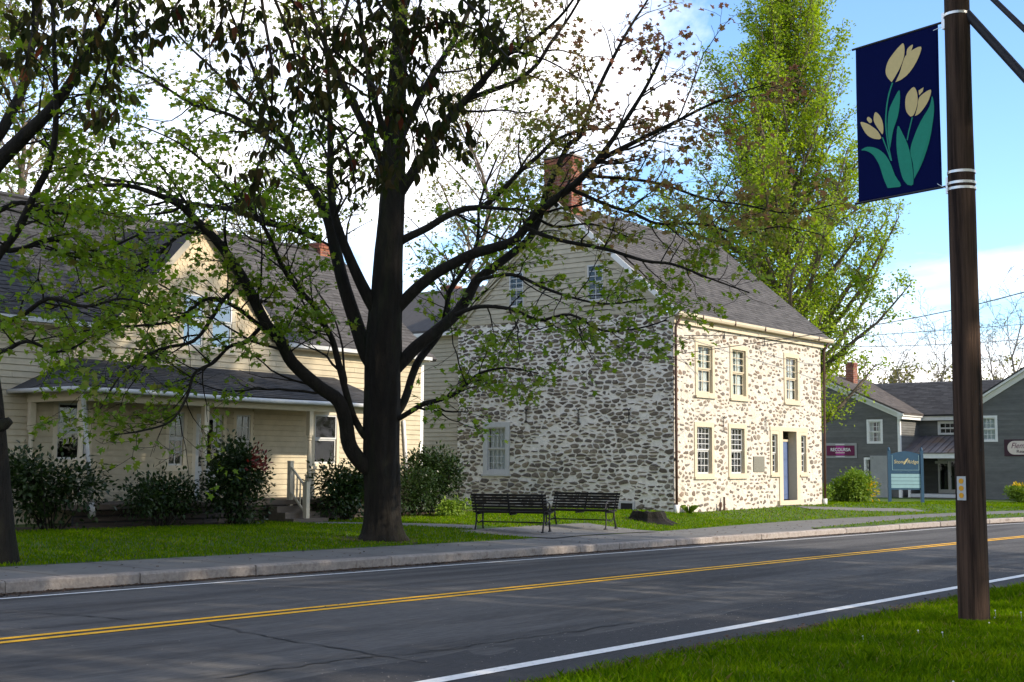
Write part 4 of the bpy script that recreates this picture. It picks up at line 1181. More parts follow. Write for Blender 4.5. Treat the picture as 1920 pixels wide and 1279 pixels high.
shingle_roof(pfr, PX1 + 0.8 - PX0, PS, 'shingle_dark', proof, ex=0.15, tab=0.3, clip=lambda s: (1.5 * s / PS + 0.05, PX1 + 0.1 - PX0 + PE))
gp = []
for i in range(15):
    t = i / 14; xx = PX0 - PE - 0.1 + (PX1 + 0.1 - PX0 + PE) * t
    gp.append(Vector((xx, YP - PE - 0.05, pr0 - 0.06 - 0.035 * t + 0.012 * math.sin(t * 9))))
MB().tube(gp, 0.055, 8).build('gutter', 'grey_white', cream_house, smooth=True)
MB().tube([Vector((PX0 - PE - 0.14, YP - PE - 0.05, pr0 - 0.06)), Vector((PX0 - PE - 0.14, YW - 0.05, pr0 - 0.05))], 0.05, 8).build('gutter', 'grey_white', cream_house, smooth=True)
d0 = gy(155, 735, YP - 0.35); d1 = gy(172, 945, YP - 0.35)
MB().tube([d0 + Vector((0, -0.1, 0.05)), d0, d0.lerp(d1, 0.5), d1], 0.042, 10).build('downpipe', 'grey_white', cream_house, smooth=True)
MB().tube([d1 + Vector((0, 0, 0.02)), d1 + Vector((0.03, 0, -0.26))], 0.06, 10).build('downpipe_boot', 'grey_white', cream_house, smooth=True)
d2 = gy(757, 788, YW - 0.1); d3 = gy(764, 905, YW - 0.1)
MB().tube([d2, d3, d3 + Vector((0, 0, -0.5))], 0.045, 10).build('downpipe', 'white_trim', cream_house, smooth=True)
# steps with handrail
sx0, sx1 = gy(496, 950, YP).x, gy(556, 950, YP).x
for k in range(3):
    z1_ = FLOOR - 0.14 * (k + 1)
    MB().wbox(sx0, sx1 + 0.1, YP - 0.16 - 0.29 * (k + 1), YP - 0.155 - 0.29 * k, z1_ - 0.5, z1_).build('step', 'wood_step', cream_house)
nx = gy(541, 900, YP).x; n2 = gy(575, 930, YP - 0.92)
hr = MB().wbox(nx - 0.055, nx + 0.055, YP - 0.12, YP - 0.01, FLOOR - 0.35, FLOOR + 0.92).wbox(nx - 0.06, nx + 0.06, YP - 0.125, YP - 0.005, FLOOR + 0.92, FLOOR + 0.96)
rail = hr.build('newel_post', 'cream_trim', cream_house)
lx, ly = n2.x, n2.y
lz = lawn_at(lx, ly)
MB().wbox(lx - 0.055, lx + 0.055, ly - 0.055, ly + 0.055, lz - 0.1, lz + 0.95).wbox(lx - 0.065, lx + 0.065, ly - 0.065, ly + 0.065, lz + 0.95, lz + 0.985).build('newel_post', 'cream_trim', cream_house)
A_, B_ = Vector((nx, YP - 0.08, FLOOR + 0.82)), Vector((lx, ly, lz + 0.82))
for dz in (0, -0.62):
    MB().tube([A_ + Vector((0, 0, dz)), B_ + Vector((0, 0, dz))], 0.032, 6).build('handrail' if dz == 0 else 'bottom_rail', 'cream_trim', cream_house)
for k in range(4):
    q = A_.lerp(B_, (k + 1) / 5)
    MB().lathe((q.x, q.y, q.z - 0.62), [(0.016, 0), (0.018, 0.15), (0.027, 0.24), (0.018, 0.33), (0.016, 0.62)], 8).build('baluster', 'cream_trim', cream_house)

# ================================================================== THE SLATE-GREY BUILDING
GXW, GXR = 71.0, 73.93
grey = thing('grey_building', 'dark slate-grey clapboard building with white trim, two gabled wings and recessed metal-roofed porch', 'building', (GXW, 26, -0.2))
GB = Fr((GXW, 0, 0), (0, -1, 0), (-1, 0, 0))         # u = -Y, so that writing reads the right way round
GR = Fr((GXR, 0, 0), (0, -1, 0), (-1, 0, 0))
LC = 27.65                                          # street-side corner of the left wing
LP, LZ = 32.6, 6.78
def wing(y_lo, y_hi, ze, yp, zp, holes, x1):
    m = MB()
    for a, b, c, d in wall_cells(-y_hi, -y_lo, -0.5, ze, holes): m.box(GB, a, b, c, d, -0.15, 0)
    m.prism(GB, [(-y_hi, ze), (-y_lo, ze), (-yp, zp)], -0.15, 0)
    m.box(GB, -y_hi, -y_hi + 0.15, -0.5, ze, -(x1 - GXW), -0.151); m.box(GB, -y_lo - 0.15, -y_lo, -0.5, ze, -(x1 - GXW), -0.151)
    m.build('wall', 'slate_siding', grey)
    def cl(v):
        k = max(0.0, min(1.0, (zp - v) / (zp - ze)))
        a = -yp - (y_hi - yp) * k; b = -yp + (yp - y_lo) * k
        return (a, b) if v > ze else (-y_hi, -y_lo)
    clapboards(GB, -y_hi, -y_lo, -0.1, zp - 0.1, 0.135, holes, 'slate_siding', grey, clip=cl, kind='stuff')
lw_holes = [(-29.55, -28.65, 2.92, 4.24), (-29.75, -28.9, 0.75, 2.10)]
wing(LC, 37.5, 4.45, LP, LZ, lw_holes, 81)
MB().box(GB, -37, -LC - 0.2, -0.2, 4.4, -2.2, -2.1).build('partition', 'dark_room', grey)
rw_holes = [(-23.2, -22.30, 2.98, 4.34)]
RP, RZ = 19.6, 7.25
wing(15.4, 23.8, 4.72, RP, RZ, rw_holes, 81)
MB().box(GB, -23.5, -15.7, -0.2, 4.6, -2.2, -2.1).build('partition', 'dark_room', grey)
for h in lw_holes[:1] + lw_holes[1:] + rw_holes:
    window(grey, GB, h[0] - 0.02, h[1] + 0.02, h[2] - 0.02, h[3] + 0.02, cas=0.12, cols=3, rows=(2, 2), recess=0.05, trim='white_trim', sash='white_trim', curtain=(0.5 if h is rw_holes[0] else 0.3), sill=False, proud=0.045)
# street-side wall of the left wing (catches the sun)
SW = Fr((GXW, LC, 0), (1, 0, 0), (0, -1, 0))
clapboards(SW, 0.12, GXR - GXW, 0.0, 4.4, 0.135, [], 'slate_siding', grey, kind='stuff')
MB().box(GB, -LC - 0.12, -LC + 0.03, -0.1, 4.4, 0.0, 0.045).box(SW, 0.001, 0.12, -0.1, 4.4, 0.0, 0.03).build('corner_board', 'white_trim', grey)
# recessed middle with low window
mid_h = [(-26.5, -25.2, 3.48, 4.16)]
mm = MB()
for a, b, c, d in wall_cells(-LC, -23.8, -0.5, 4.5, mid_h + [(-26.6, -24.0, 0.1, 2.05)]): mm.box(GR, a, b, c, d, -0.15, 0)
mm.build('wall', 'slate_siding', grey)
MB().box(GR, -LC, -23.8, -0.3, 4.4, -2.5, -2.4).build('partition', 'dark_room', grey)
clapboards(GR, -LC, -23.8, 0.0, 4.25, 0.135, mid_h + [(-26.6, -24.0, 0.1, 2.05)], 'slate_siding', grey, kind='stuff')
window(grey, GR, -26.55, -25.15, 3.43, 4.2, cas=0.1, cols=4, rows=(1, 1), recess=0.03, trim='white_trim', sash='white_trim', sill=False, proud=0.045)
MB().box(GR, -LC + 0.02, -23.8, 4.25, 4.58, 0.0, 0.25).build('fascia', 'white_trim', grey)
# cornice return and rakes of the wings
MB().box(SW, -0.35, GXR - GXW - 0.26, 4.25, 4.42, 0.0, 0.28).box(SW, -0.40, GXR - GXW - 0.26, 4.42, 4.55, 0.0, 0.36).build('cornice', 'white_trim', grey)
def rake(y0, z0, y1, z1, name):
    d = Vector((0, y1 - y0, z1 - z0)); L_ = d.length; d.normalize()
    fr = Fr((GXW, y0, z0), d, (-1, 0, 0), (0, -d.z, d.y) if d.y > 0 else (0, d.z, -d.y))
    e_ = 0.004 if name == 'r2' else 0.0
    MB().box(fr, 0, L_, -0.42, -0.16, 0.02 + e_, 0.10 + e_).box(fr, 0, L_, -0.16, 0.0, 0.02 + e_, 0.32 + e_).build('rake_board', 'white_trim', grey)
    return fr, L_
rake(LC - 0.35, 4.62, LP, LZ + 0.17, 'l'); rake(23.8 + 0.35, 4.82, RP, RZ + 0.28, 'r')
rake(RP, RZ + 0.28, 15.0, 4.82, 'r2')
def gable_slopes(y_lo, y_hi, ze, yp, zp, x0, x1, m):
    for ya in (y_lo - 0.4, y_hi + 0.4):
        P = [Vector((x0, ya, ze)), Vector((x1, ya, ze)), Vector((x1, yp, zp)), Vector((x0, yp, zp))]
        dn = Vector((0, 0, -0.1))
        MB().add(P + [p + dn for p in P], [(0, 1, 2, 3), (7, 6, 5, 4), (0, 4, 5, 1), (1, 5, 6, 2), (2, 6, 7, 3), (3, 7, 4, 0)]).build('wing_roof', m, grey)
        v = (P[3] - P[0]).normalized(); u = Vector((1, 0, 0)); n_ = u.cross(v)
        if n_.z < 0: n_ = -n_
        if ya == y_lo - 0.4: shingle_roof(Fr(P[0], u, n_, v), x1 - x0, (P[3] - P[0]).length, m, grey, ex=0.2, tab=0.4)
gable_slopes(LC, 37.5, 4.60, LP, LZ + 0.22, GXW - 0.33, 78.5, 'shingle_brown')
gable_slopes(15.4, 23.8, 4.80, RP, RZ + 0.33, GXW - 0.33, 81, 'shingle_dark')
RX, RZ2 = 77.8, 6.72
P = [Vector((GXR - 0.3, 32.0, 4.58)), Vector((GXR - 0.3, 18.0, 4.58)), Vector((RX, 18.0, RZ2)), Vector((RX, 32.0, RZ2))]
dn = Vector((0, 0, -0.1))
B2 = [Vector((82.0, 32.0, 4.58)), Vector((82.0, 18.0, 4.58))]
mroof = MB().add(P + [p + dn for p in P], [(0, 1, 2, 3), (7, 6, 5, 4), (0, 4, 5, 1), (3, 2, 6, 7)]).add([P[3], P[2], B2[1], B2[0]], [(0, 1, 2, 3)]).build('roof', 'shingle_dark', grey)
v_ = (P[3] - P[0]); v_.y = 0; v_.normalize()
shingle_roof(Fr(P[1], (0, 1, 0), Vector((-v_.z, 0, v_.x)), v_), 14.0, (P[2] - P[1]).length, 'shingle_dark', mroof, ex=0.2, tab=0.4)
# porch: standing-seam roof, beam, glazed doors, deck
PXF = 71.15
pt = [Vector((GXR - 0.02, LC - 0.02, 3.36)), Vector((GXR - 0.02, 23.85, 3.36)), Vector((PXF, 23.85, 2.40)), Vector((PXF, LC - 0.02, 2.40))]
pr_ = MB().add(pt + [p + Vector((0, 0, -0.06)) for p in pt], [(0, 3, 2, 1), (4, 5, 6, 7), (3, 7, 6, 2), (0, 4, 7, 3)]).build('porch_roof', 'metal_roof', grey)
for k in range(11):
    y = 23.95 + k * 0.36
    a, b = Vector((GXR - 0.03, y, 3.36)), Vector((PXF - 0.01, y, 2.40))
    MB().add([a, a + Vector((0, 0.03, 0)), b + Vector((0, 0.03, 0)), b] + [q + Vector((0, 0, 0.045)) for q in (a, a + Vector((0, 0.03, 0)), b + Vector((0, 0.03, 0)), b)], [(4, 5, 6, 7), (0, 4, 7, 3), (1, 2, 6, 5), (3, 7, 6, 2)]).build('seam', 'metal_roof', pr_)
PB = Fr((PXF, 0, 0), (0, -1, 0), (-1, 0, 0))
MB().box(PB, -LC + 0.3, -23.85, 2.08, 2.34, -0.2, -0.05).build('porch_beam', 'white_trim', grey)
for k in range(2): MB().box(PB, -LC + 0.3, -23.85, -0.26 - 0.2 * k + 0.2, -0.08 - 0.2 * k + 0.2, -2.7 - 0.0, -0.1 + 0.3 * k).build('deck_step', 'wood_step' if k else 'grey_white', grey)
for k in range(4):
    a = -26.6 + 0.65 * k
    f = MB()
    for q in ((a, a + 0.09, 0.1, 2.05), (a + 0.56, a + 0.65, 0.1, 2.05), (a + 0.09, a + 0.56, 1.93, 2.05), (a + 0.09, a + 0.56, 0.1, 0.34)): f.box(GR, q[0], q[1], q[2], q[3], -0.08, 0.02)
    f = f.build('glazed_door', 'white_trim', grey)
    fbox('door_glass', 'glass', f, GR, a + 0.09, a + 0.56, 0.34, 1.93, -0.04, -0.035)
    MB().box(GR, a + 0.52 if k % 2 == 0 else a + 0.09, a + 0.56 if k % 2 == 0 else a + 0.13, 1.02, 1.1, 0.02, 0.05).build('door_handle', 'iron', f)
MB().box(PB, -LC + 0.30, -LC + 0.42, -0.1, 2.08, -0.2, -0.08).build('porch_post', 'white_trim', grey)
brick_chimney(grey, 74.0, 74.6, gx(1600, 690, 74).y, gx(1585, 690, 74).y, 5.6, gx(1592, 678, 74).z, bl=0.24, bh=0.09, j=0.02)
# signs on that building
sg = MB().box(GB, -32.13, -30.18, 2.08, 2.94, 0.046, 0.075)
sg = sg.build('wall_sign', 'plywood'); tag(sg, 'maroon RECOURSA sign with white lettering on a grey backing board', 'sign')
MB().box(GB, -31.99, -30.30, 2.22, 2.80, 0.0755, 0.10).build('sign_face', 'sign_maroon', sg)
MB().box(GB, -31.42, -30.9, 2.23, 2.79, 0.1005, 0.103).build('colour_band', 'sign_magenta', sg)
for z in (2.155, 2.83): MB().box(GB, -31.45, -30.9, z, z + 0.04, 0.0755, 0.09).build('light_strip', 'white_trim', sg)
text_part('RECOURSA', GB, -31.14, 2.555, 0.1035, 0.26, 'white_trim', sg, wide=0.92, bold=0.006)
MB().box(GB, -31.45, -30.88, 2.36, 2.41, 0.1035, 0.107).build('small_print', 'sign_cream', sg)
s2 = MB().box(GB, -21.95, -19.6, 2.20, 3.08, 0.046, 0.07).build('shop_sign', 'sign_ink'); tag(s2, 'cream oval-ended shop sign with dark script at the right edge of the photo', 'sign')
ov = [(-21.42 + 0.36 * math.cos(t), 2.64 + 0.36 * math.sin(t)) for t in [math.pi / 2 + math.pi * i / 12 for i in range(13)]] + [(-20.1 + 0.36 * math.cos(t), 2.64 + 0.36 * math.sin(t)) for t in [-math.pi / 2 + math.pi * i / 12 for i in range(13)]]
MB().prism(GB, ov, 0.0705, 0.09).build('sign_face', 'sign_cream', s2)
text_part('Flem', GB, -21.60, 2.74, 0.0905, 0.42, 'sign_maroon', s2, font_shear=0.3, align='LEFT', wide=0.85)
text_part('Rea', GB, -21.32, 2.44, 0.0905, 0.22, 'sign_ink', s2, align='LEFT', bold=0.003, wide=1.2)
dsn = MB().box(GR, -26.75, -26.05, 1.80, 1.94, 0.06, 0.075).build('door_sign', 'white_trim'); tag(dsn, 'narrow white strip sign hung at the glazed doors of the grey building', 'sign')
pn = MB().box(GB, -29.36, -28.22, -0.15, 2.22, 0.10, 0.16).build('board_panel', 'plywood'); tag(pn, 'tall weathered grey board panel against the dark grey wall behind the blue sign', 'panel')
MB().box(GB, -29.42, -29.36, 0.3, 2.0, 0.09, 0.18).build('edge_strip', 'iron', pn)

# ================================================================== STREET FURNITURE
def bench(center, ang, label):
    """ang: direction the sitter looks. Slatted bench with cast-iron ends."""
    cx, cy = center
    z = lawn_at(cx, cy) + 0.028
    fwd = Vector((math.cos(ang), math.sin(ang), 0)); al = Vector((-fwd.y, fwd.x, 0))
    fr = Fr((cx, cy, z), al, fwd)
    t = thing('park_bench', label, 'bench', (cx, cy, z), 'facing benches on the paved pad')
    HLn = 0.90
    for k in range(5):
        w = -0.20 + 0.105 * k
        h = 0.430 + 0.012 * abs(k - 1.6)
        fbox('seat_slat', 'bench_slat', t, fr, -HLn, HLn, h - 0.018, h + 0.016, w, w + 0.082)
    for k in range(6):
        h = 0.485 + 0.066 * k; w = -0.245 - 0.030 * k
        fbox('back_slat', 'bench_slat', t, fr, -HLn, HLn, h, h + 0.055, w - 0.015, w + 0.015)
    for s in (-1, 0, 1):
        u = s * (HLn - 0.09)
        mb = MB()
        if s:
            mb.tube([fr.p(u, 0.0, -0.34), fr.p(u, 0.10, -0.30), fr.p(u, 0.26, -0.22), fr.p(u, 0.40, -0.21), fr.p(u, 0.55, -0.27), fr.p(u, 0.88, -0.42)], [0.026, 0.022, 0.022, 0.024, 0.022, 0.018], 6)
            mb.build('rear_leg', 'iron', t)
            f = MB().tube([fr.p(u, 0.0, 0.30), fr.p(u, 0.10, 0.27), fr.p(u, 0.25, 0.25), fr.p(u, 0.42, 0.28)], [0.026, 0.021, 0.021, 0.024], 6)
            f.tube([fr.p(u, 0.40, -0.22), fr.p(u, 0.405, 0.0), fr.p(u, 0.41, 0.28)], 0.022, 6)
            f.build('front_leg', 'iron', t)
            MB().tube([fr.p(u, 0.27, -0.22), fr.p(u, 0.19, -0.06), fr.p(u, 0.20, 0.10), fr.p(u, 0.26, 0.25)], 0.014, 5).build('leg_brace', 'iron', t)
            a = MB().tube([fr.p(u, 0.64, -0.32), fr.p(u, 0.67, -0.2), fr.p(u, 0.675, 0.0), fr.p(u, 0.665, 0.17), fr.p(u, 0.62, 0.27), fr.p(u, 0.55, 0.285), fr.p(u, 0.50, 0.24), fr.p(u, 0.51, 0.18)], [0.017] * 7 + [0.012], 6)
            a.tube([fr.p(u, 0.43, 0.28), fr.p(u, 0.50, 0.30), fr.p(u, 0.555, 0.285)], 0.016, 6)
            a.build('armrest', 'iron', t)
            for w in (-0.34, 0.30): MB().box(fr, u - 0.03, u + 0.03, -0.004, 0.02, w - 0.055, w + 0.055).build('foot', 'iron', t)
        else:
            mb.tube([fr.p(u, 0.40, 0.26), fr.p(u, 0.40, -0.20), fr.p(u, 0.46, -0.268), fr.p(u, 0.88, -0.435)], 0.024, 6)
            mb.build('middle_strap', 'iron', t)
    MB().tube([fr.p(-HLn + 0.09, 0.215, 0.0), fr.p(HLn - 0.09, 0.215, 0.0)], 0.017, 6).build('stretcher', 'iron', t)
    return t
bench((24.12, 18.66), math.atan2(0.36, 0.93), 'dark slatted bench seen from behind, nearer the big maple trunk')
bench((26.86, 18.66), math.atan2(-0.17, -0.985), 'dark slatted bench seen from the front, nearer the tree stump')

# utility pole
PB_ = gd(1827, 1172, 13.7); PX_, PY_, PZ_ = PB_.x, PB_.y, PB_.z
pole = thing('utility_pole', 'brown wooden utility pole standing in the near grass', 'pole', (PX_, PY_, PZ_))
pts, rad = [], []
for i in range(27):
    z = -0.3 + 10.3 * i / 26
    pts.append(Vector((PX_ - 0.004 * z + 0.006 * math.sin(z * 0.9), PY_ + 0.004 * math.sin(z * 0.6), PZ_ + z))); rad.append((0.160 - 0.0042 * z) * (1 + 0.012 * math.sin(z * 3.1)))
MB().tube(pts, rad, 28).build('pole_shaft', 'pole_wood', pole, smooth=True)
def pole_at(z):
    return Vector((PX_ - 0.004 * (z - PZ_), PY_, z)), 0.160 - 0.0042 * (z - PZ_)
def ring(z, parent, h=0.028):
    c, r = pole_at(z)
    MB().lathe((c.x, c.y, c.z), [(r + 0.002, -h / 2), (r + 0.009, -h / 2), (r + 0.009, h / 2), (r + 0.002, h / 2)], 28).build('steel_strap', 'steel', parent, smooth=False)
for k in range(9):          # old staples and nails
    c, r = pole_at(random.uniform(1.0, 2.6)); a = random.uniform(2.6, 4.6)
    o_ = Vector((math.cos(a), math.sin(a), 0)); q_ = c + o_ * (r + 0.002)
    MB().tube([q_, q_ + Vector((0.004, -0.004, 0.022))], 0.003, 5).build('staple', 'iron', pole)
tc = (Vector((0, 0, EYE)) - PB_); tc.z = 0; tc.normalize()
sd = Vector((-tc.y, tc.x, 0))
pn_ = (tc * 0.83 - sd * 0.55).normalized() if (_r.dot(sd) > 0) else (tc * 0.83 + sd * 0.55).normalized()
c, r = pole_at(1.42)
pf = Fr(c + pn_ * (r + 0.004), pn_.cross(Vector((0, 0, 1))) * -1, pn_)
pl = MB().box(pf, -0.052, 0.052, -0.125, 0.125, 0.0, 0.006).build('marker_plate', 'plate', pole)
for k in range(3):
    cc = [(0.028 * math.cos(2 * math.pi * i / 14) + 0.0, -0.075 + 0.075 * k + 0.028 * math.sin(2 * math.pi * i / 14)) for i in range(14)]
    MB().prism(pf, cc, 0.0062, 0.011).build('reflector', 'reflector', pl)
# banner with tulips
bd = Vector((0.26, 0.966, 0)).normalized()
bn = Vector((-bd.y, bd.x, 0))
BT, BBm, BW = 6.53, 4.69, 1.12
B0 = Vector((PX_ - 0.03, PY_, 0)) + bd * 0.24
banner = thing('street_banner', 'navy blue banner with yellow tulips hanging from the wooden pole', 'banner', (B0.x, B0.y, BBm))
BF = Fr((B0.x, B0.y, 0), bd, bn)
V, Fc = [], []
NU, NV = 30, 44
def billow(s, t):
    return 0.026 * math.sin(math.pi * s) * math.sin(t * 4.0 + 0.6) * math.sin(math.pi * t) + 0.006 * math.sin(s * 7 + t * 4) * math.sin(math.pi * t)
for j in range(NV + 1):
    for i in range(NU + 1):
        s, t = i / NU, j / NV
        V.append(BF.p(s * BW, BT - (BT - BBm) * t - 0.01 * math.sin(math.pi * s) * t, billow(s, t)))
for j in range(NV):
    for i in range(NU):
        a = j * (NU + 1) + i; Fc.append((a, a + 1, a + NU + 2, a + NU + 1))
clo = MB().add(V, Fc).build('cloth', 'navy', banner, smooth=True)
sol = clo.modifiers.new('thickness', 'SOLIDIFY'); sol.thickness = 0.004; sol.offset = 0
def inv_bil(x, y):
    TL, TR, BR, BL = (65, 240), (540, 100), (565, 1100), (103, 1215)
    s, t = 0.5, 0.5
    for _ in range(30):
        def f(s, t): return tuple((1 - t) * ((1 - s) * TL[k] + s * TR[k]) + t * ((1 - s) * BL[k] + s * BR[k]) for k in (0, 1))
        a = f(s, t); e = (x - a[0], y - a[1]); h = 1e-4
        ds = [(q - w) / h for q, w in zip(f(s + h, t), a)]; dt = [(q - w) / h for q, w in zip(f(s, t + h), a)]
        det = ds[0] * dt[1] - ds[1] * dt[0]
        s += (e[0] * dt[1] - e[1] * dt[0]) / det; t += (ds[0] * e[1] - ds[1] * e[0]) / det
    return s, t
def on_banner(pts, name, m):
    P = [Vector((x, y, 0)) for x, y in pts]
    P = catmull(P + [P[0]], 3)[:-1] if len(P) > 4 else P
    P2 = []
    for q in P:
        s, t = inv_bil(q.x, q.y); s = 1 - s
        P2.append((s, t))
    for side in (1, -1):
        V = [BF.p(s * BW, BT - (BT - BBm) * t - 0.01 * math.sin(math.pi * s) * t, billow(s, t) + side * 0.008) for s, t in P2]
        MB().add(V, [tuple(range(len(V)))]).build(name, m, banner)
def stem(pts, w):
    P = catmull([Vector((x, y, 0)) for x, y in pts], 4); A, B = [], []
    for i, p in enumerate(P):
        t = (P[min(i + 1, len(P) - 1)] - P[max(i - 1, 0)]).normalized(); n = Vector((-t.y, t.x, 0)) * w
        A.append((p.x + n.x, p.y + n.y)); B.append((p.x - n.x, p.y - n.y))
    poly = A + B[::-1]
    for side in (1, -1):
        V = []
        for x, y in poly:
            s, t = inv_bil(x, y); s = 1 - s
            V.append(BF.p(s * BW, BT - (BT - BBm) * t, billow(s, t) + side * 0.0065))
        n = len(A)
        MB().add(V, [(i, i + 1, 2 * n - 2 - i, 2 * n - 1 - i) for i in range(n - 1)]).build('stem_print', 'tulip_green', banner)
for pts in ([(290, 455), (262, 420), (253, 380), (265, 325), (295, 275), (330, 230), (352, 215), (360, 260), (355, 310), (335, 370), (305, 430)],
            [(312, 455), (335, 400), (350, 340), (365, 295), (400, 260), (452, 238), (445, 290), (420, 350), (385, 405), (345, 440)],
            [(372, 290), (375, 250), (405, 223), (400, 255), (385, 280)],
            [(395, 668), (375, 640), (368, 600), (372, 545), (395, 505), (418, 488), (433, 520), (437, 570), (428, 620), (412, 660)],
            [(420, 665), (435, 610), (440, 570), (455, 540), (508, 505), (500, 560), (475, 610), (445, 650)],
            [(445, 540), (442, 510), (470, 490), (465, 515)],
            [(220, 810), (180, 805), (140, 775), (108, 708), (150, 715), (190, 740), (215, 765), (232, 800)],
            [(238, 780), (205, 730), (188, 690), (198, 642), (225, 665), (242, 710), (244, 760)],
            [(165, 712), (148, 690), (155, 672), (175, 685), (178, 705)]): on_banner(pts, 'petal_print', 'tulip')
for pts in ([(280, 870), (268, 760), (275, 640), (300, 570), (335, 505), (338, 580), (325, 670), (300, 750), (288, 820)],
            [(415, 1050), (408, 960), (392, 880), (410, 800), (450, 700), (500, 610), (515, 545), (525, 610), (518, 700), (495, 830), (455, 960)],
            [(380, 1085), (350, 1040), (325, 930), (316, 830), (325, 725), (350, 770), (375, 830), (393, 900), (408, 1000), (411, 1083)],
            [(270, 1110), (245, 1050), (220, 970), (185, 910), (145, 885), (113, 882), (150, 860), (200, 865), (245, 895), (280, 950), (310, 1030), (345, 1092), (300, 1105)]): on_banner(pts, 'leaf_print', 'tulip_green')
stem([(295, 460), (270, 560), (258, 700), (268, 830), (288, 945)], 4); stem([(405, 675), (385, 760), (375, 815)], 3.2); stem([(238, 800), (262, 870), (285, 940)], 3.5)
for z in (BT, BBm):
    c, r = pole_at(z)
    MB().tube([BF.p(-0.20, z, 0), BF.p(BW + 0.05, z, 0)], 0.014, 8).build('banner_rod', 'cable', banner)
    MB().box(BF, -0.14, -0.075, z - 0.09, z + 0.09, -0.045, 0.045).build('bracket', 'steel', banner)
    MB().tube([BF.p(-0.10, z - 0.05, 0.02), BF.p(0.06, z - (0.06 if z > 6 else -0.05), 0.0)], 0.004, 5).build('tie', 'steel', banner)
for z in (6.53 + 0.03, 4.69 + 0.12, 4.69, 4.69 - 0.06): ring(z, pole)
ring(6.80, pole)
# cables
def cable(name, pts, r, label, cat='cable', group=None):
    P = catmull([Vector(p) for p in pts], 8)
    o = MB().tube(P, r, 8).build(name, 'cable', smooth=True)
    return tag(o, label, cat, group)
def to_ground(a, b):       # straight guy carried on to its anchor in the verge, outside the picture
    return [a, a.lerp(b, 0.5), b, a + (b - a) * ((a.z + 0.1) / (a.z - b.z))]
c, r = pole_at(6.62)
cable('overhead_cable', to_ground(gd(1806, 18, 14.25), gd(2050, 286, 13.2)), 0.048, 'thick dark cable sloping down to the right from the pole top')
c, r = pole_at(7.3)
cable('overhead_cable', to_ground(gd(1806, -56, 14.3), gd(2050, 180, 13.0)), 0.03, 'thinner dark cable above the thick one at the top right corner')
A0 = gy(1280, 663, 20.72)
cable('power_line', [A0, gd(1580, 619, 40.5), gd(1760, 587, 35), gd(1920, 548, 30.5), gd(2150, 485, 26)], 0.012, 'thin wire rising from the stone front to the upper right past the pole', 'wire')
A1 = gy(1283, 629, 20.72)
cable('power_line', [A1, gd(1424, 632, 43.2), gd(1600, 649, 47), gd(1785, 645, 50), gd(1920, 636, 53), gd(2150, 615, 56)], 0.012, 'thin wire running nearly level at the height of the upper stone house windows', 'wire')
A2 = gy(1420, 649, 20.72)
cable('power_line', [A2, gd(1560, 634, 46.5), gd(1760, 620, 51), gd(1920, 608, 54), gd(2150, 590, 58)], 0.012, 'thin level wire just above the lower level wire right of the stone house', 'wire')
# directory sign
q0 = Vector((53.02, 19.76, 0)); q1 = Vector((52.15, 20.80, 0))
sdir = (q0 - q1).normalized(); sn = Vector((-abs(sdir.y), -abs(sdir.x), 0)).normalized()
SL = (q0 - q1).length
zg = lawn_at(52.6, 20.2)
SF = Fr((q1.x, q1.y, zg), sdir, sn)
dsg = thing('directory_sign', 'blue post-mounted directory sign with carved top panel and four pale blank boards', 'sign', (52.6, 20.3, zg))
for u in (0.0, SL):
    MB().box(SF, u - 0.06, u + 0.06, -0.2, 2.16, -0.06, 0.06).lathe(SF.p(u, 2.16, 0), [(0.055, 0), (0.06, 0.03), (0.05, 0.09), (0.012, 0.15)], 10).build('post', 'sign_blue', dsg)
hd = [(0.06, 1.30), (SL - 0.06, 1.30), (SL - 0.06, 2.02)] + [(SL - 0.06 - (SL - 0.12) * i / 10, 2.02 + 0.12 * math.sin(math.pi * i / 10) ** 1.3) for i in range(1, 10)] + [(0.06, 2.02)]
MB().prism(SF, hd, -0.03, 0.03).build('header_panel', 'sign_blue', dsg)
hp2 = [(0.06 + (a - 0.06) * 1, b) for a, b in hd]
bd_ = MB()
bd_.box(SF, 0.12, 0.135, 1.36, 1.98, 0.031, 0.035).box(SF, SL - 0.135, SL - 0.12, 1.36, 1.98, 0.031, 0.035).box(SF, 0.135, SL - 0.135, 1.36, 1.372, 0.031, 0.035).build('border_line', 'sign_pale', dsg)
text_part('Stone', SF, 0.43, 1.70, 0.031, 0.21, 'sign_gold', dsg, font_shear=0.15)
text_part('Ridge', SF, 0.98, 1.70, 0.031, 0.21, 'sign_gold', dsg, font_shear=0.15)
MB().prism(SF, [(0.58, 1.60), (0.70, 1.80), (0.80, 1.86), (0.74, 1.74), (0.64, 1.60)], 0.031, 0.036).build('logo', 'sign_gold', dsg)
MB().box(SF, 0.06, SL - 0.06, 0.56, 0.62, -0.03, 0.03).box(SF, 0.06, SL - 0.06, 1.22, 1.298, -0.03, 0.03).build('rail', 'sign_blue', dsg)
for k in range(4): fbox('name_board', 'sign_pale', dsg, SF, 0.065, SL - 0.065, 0.63 + 0.148 * k, 0.765 + 0.148 * k, -0.02, 0.026)
MB().box(SF, 0.065, SL - 0.065, 0.622, 1.22, -0.028, -0.0205).build('backing', 'sign_blue', dsg)
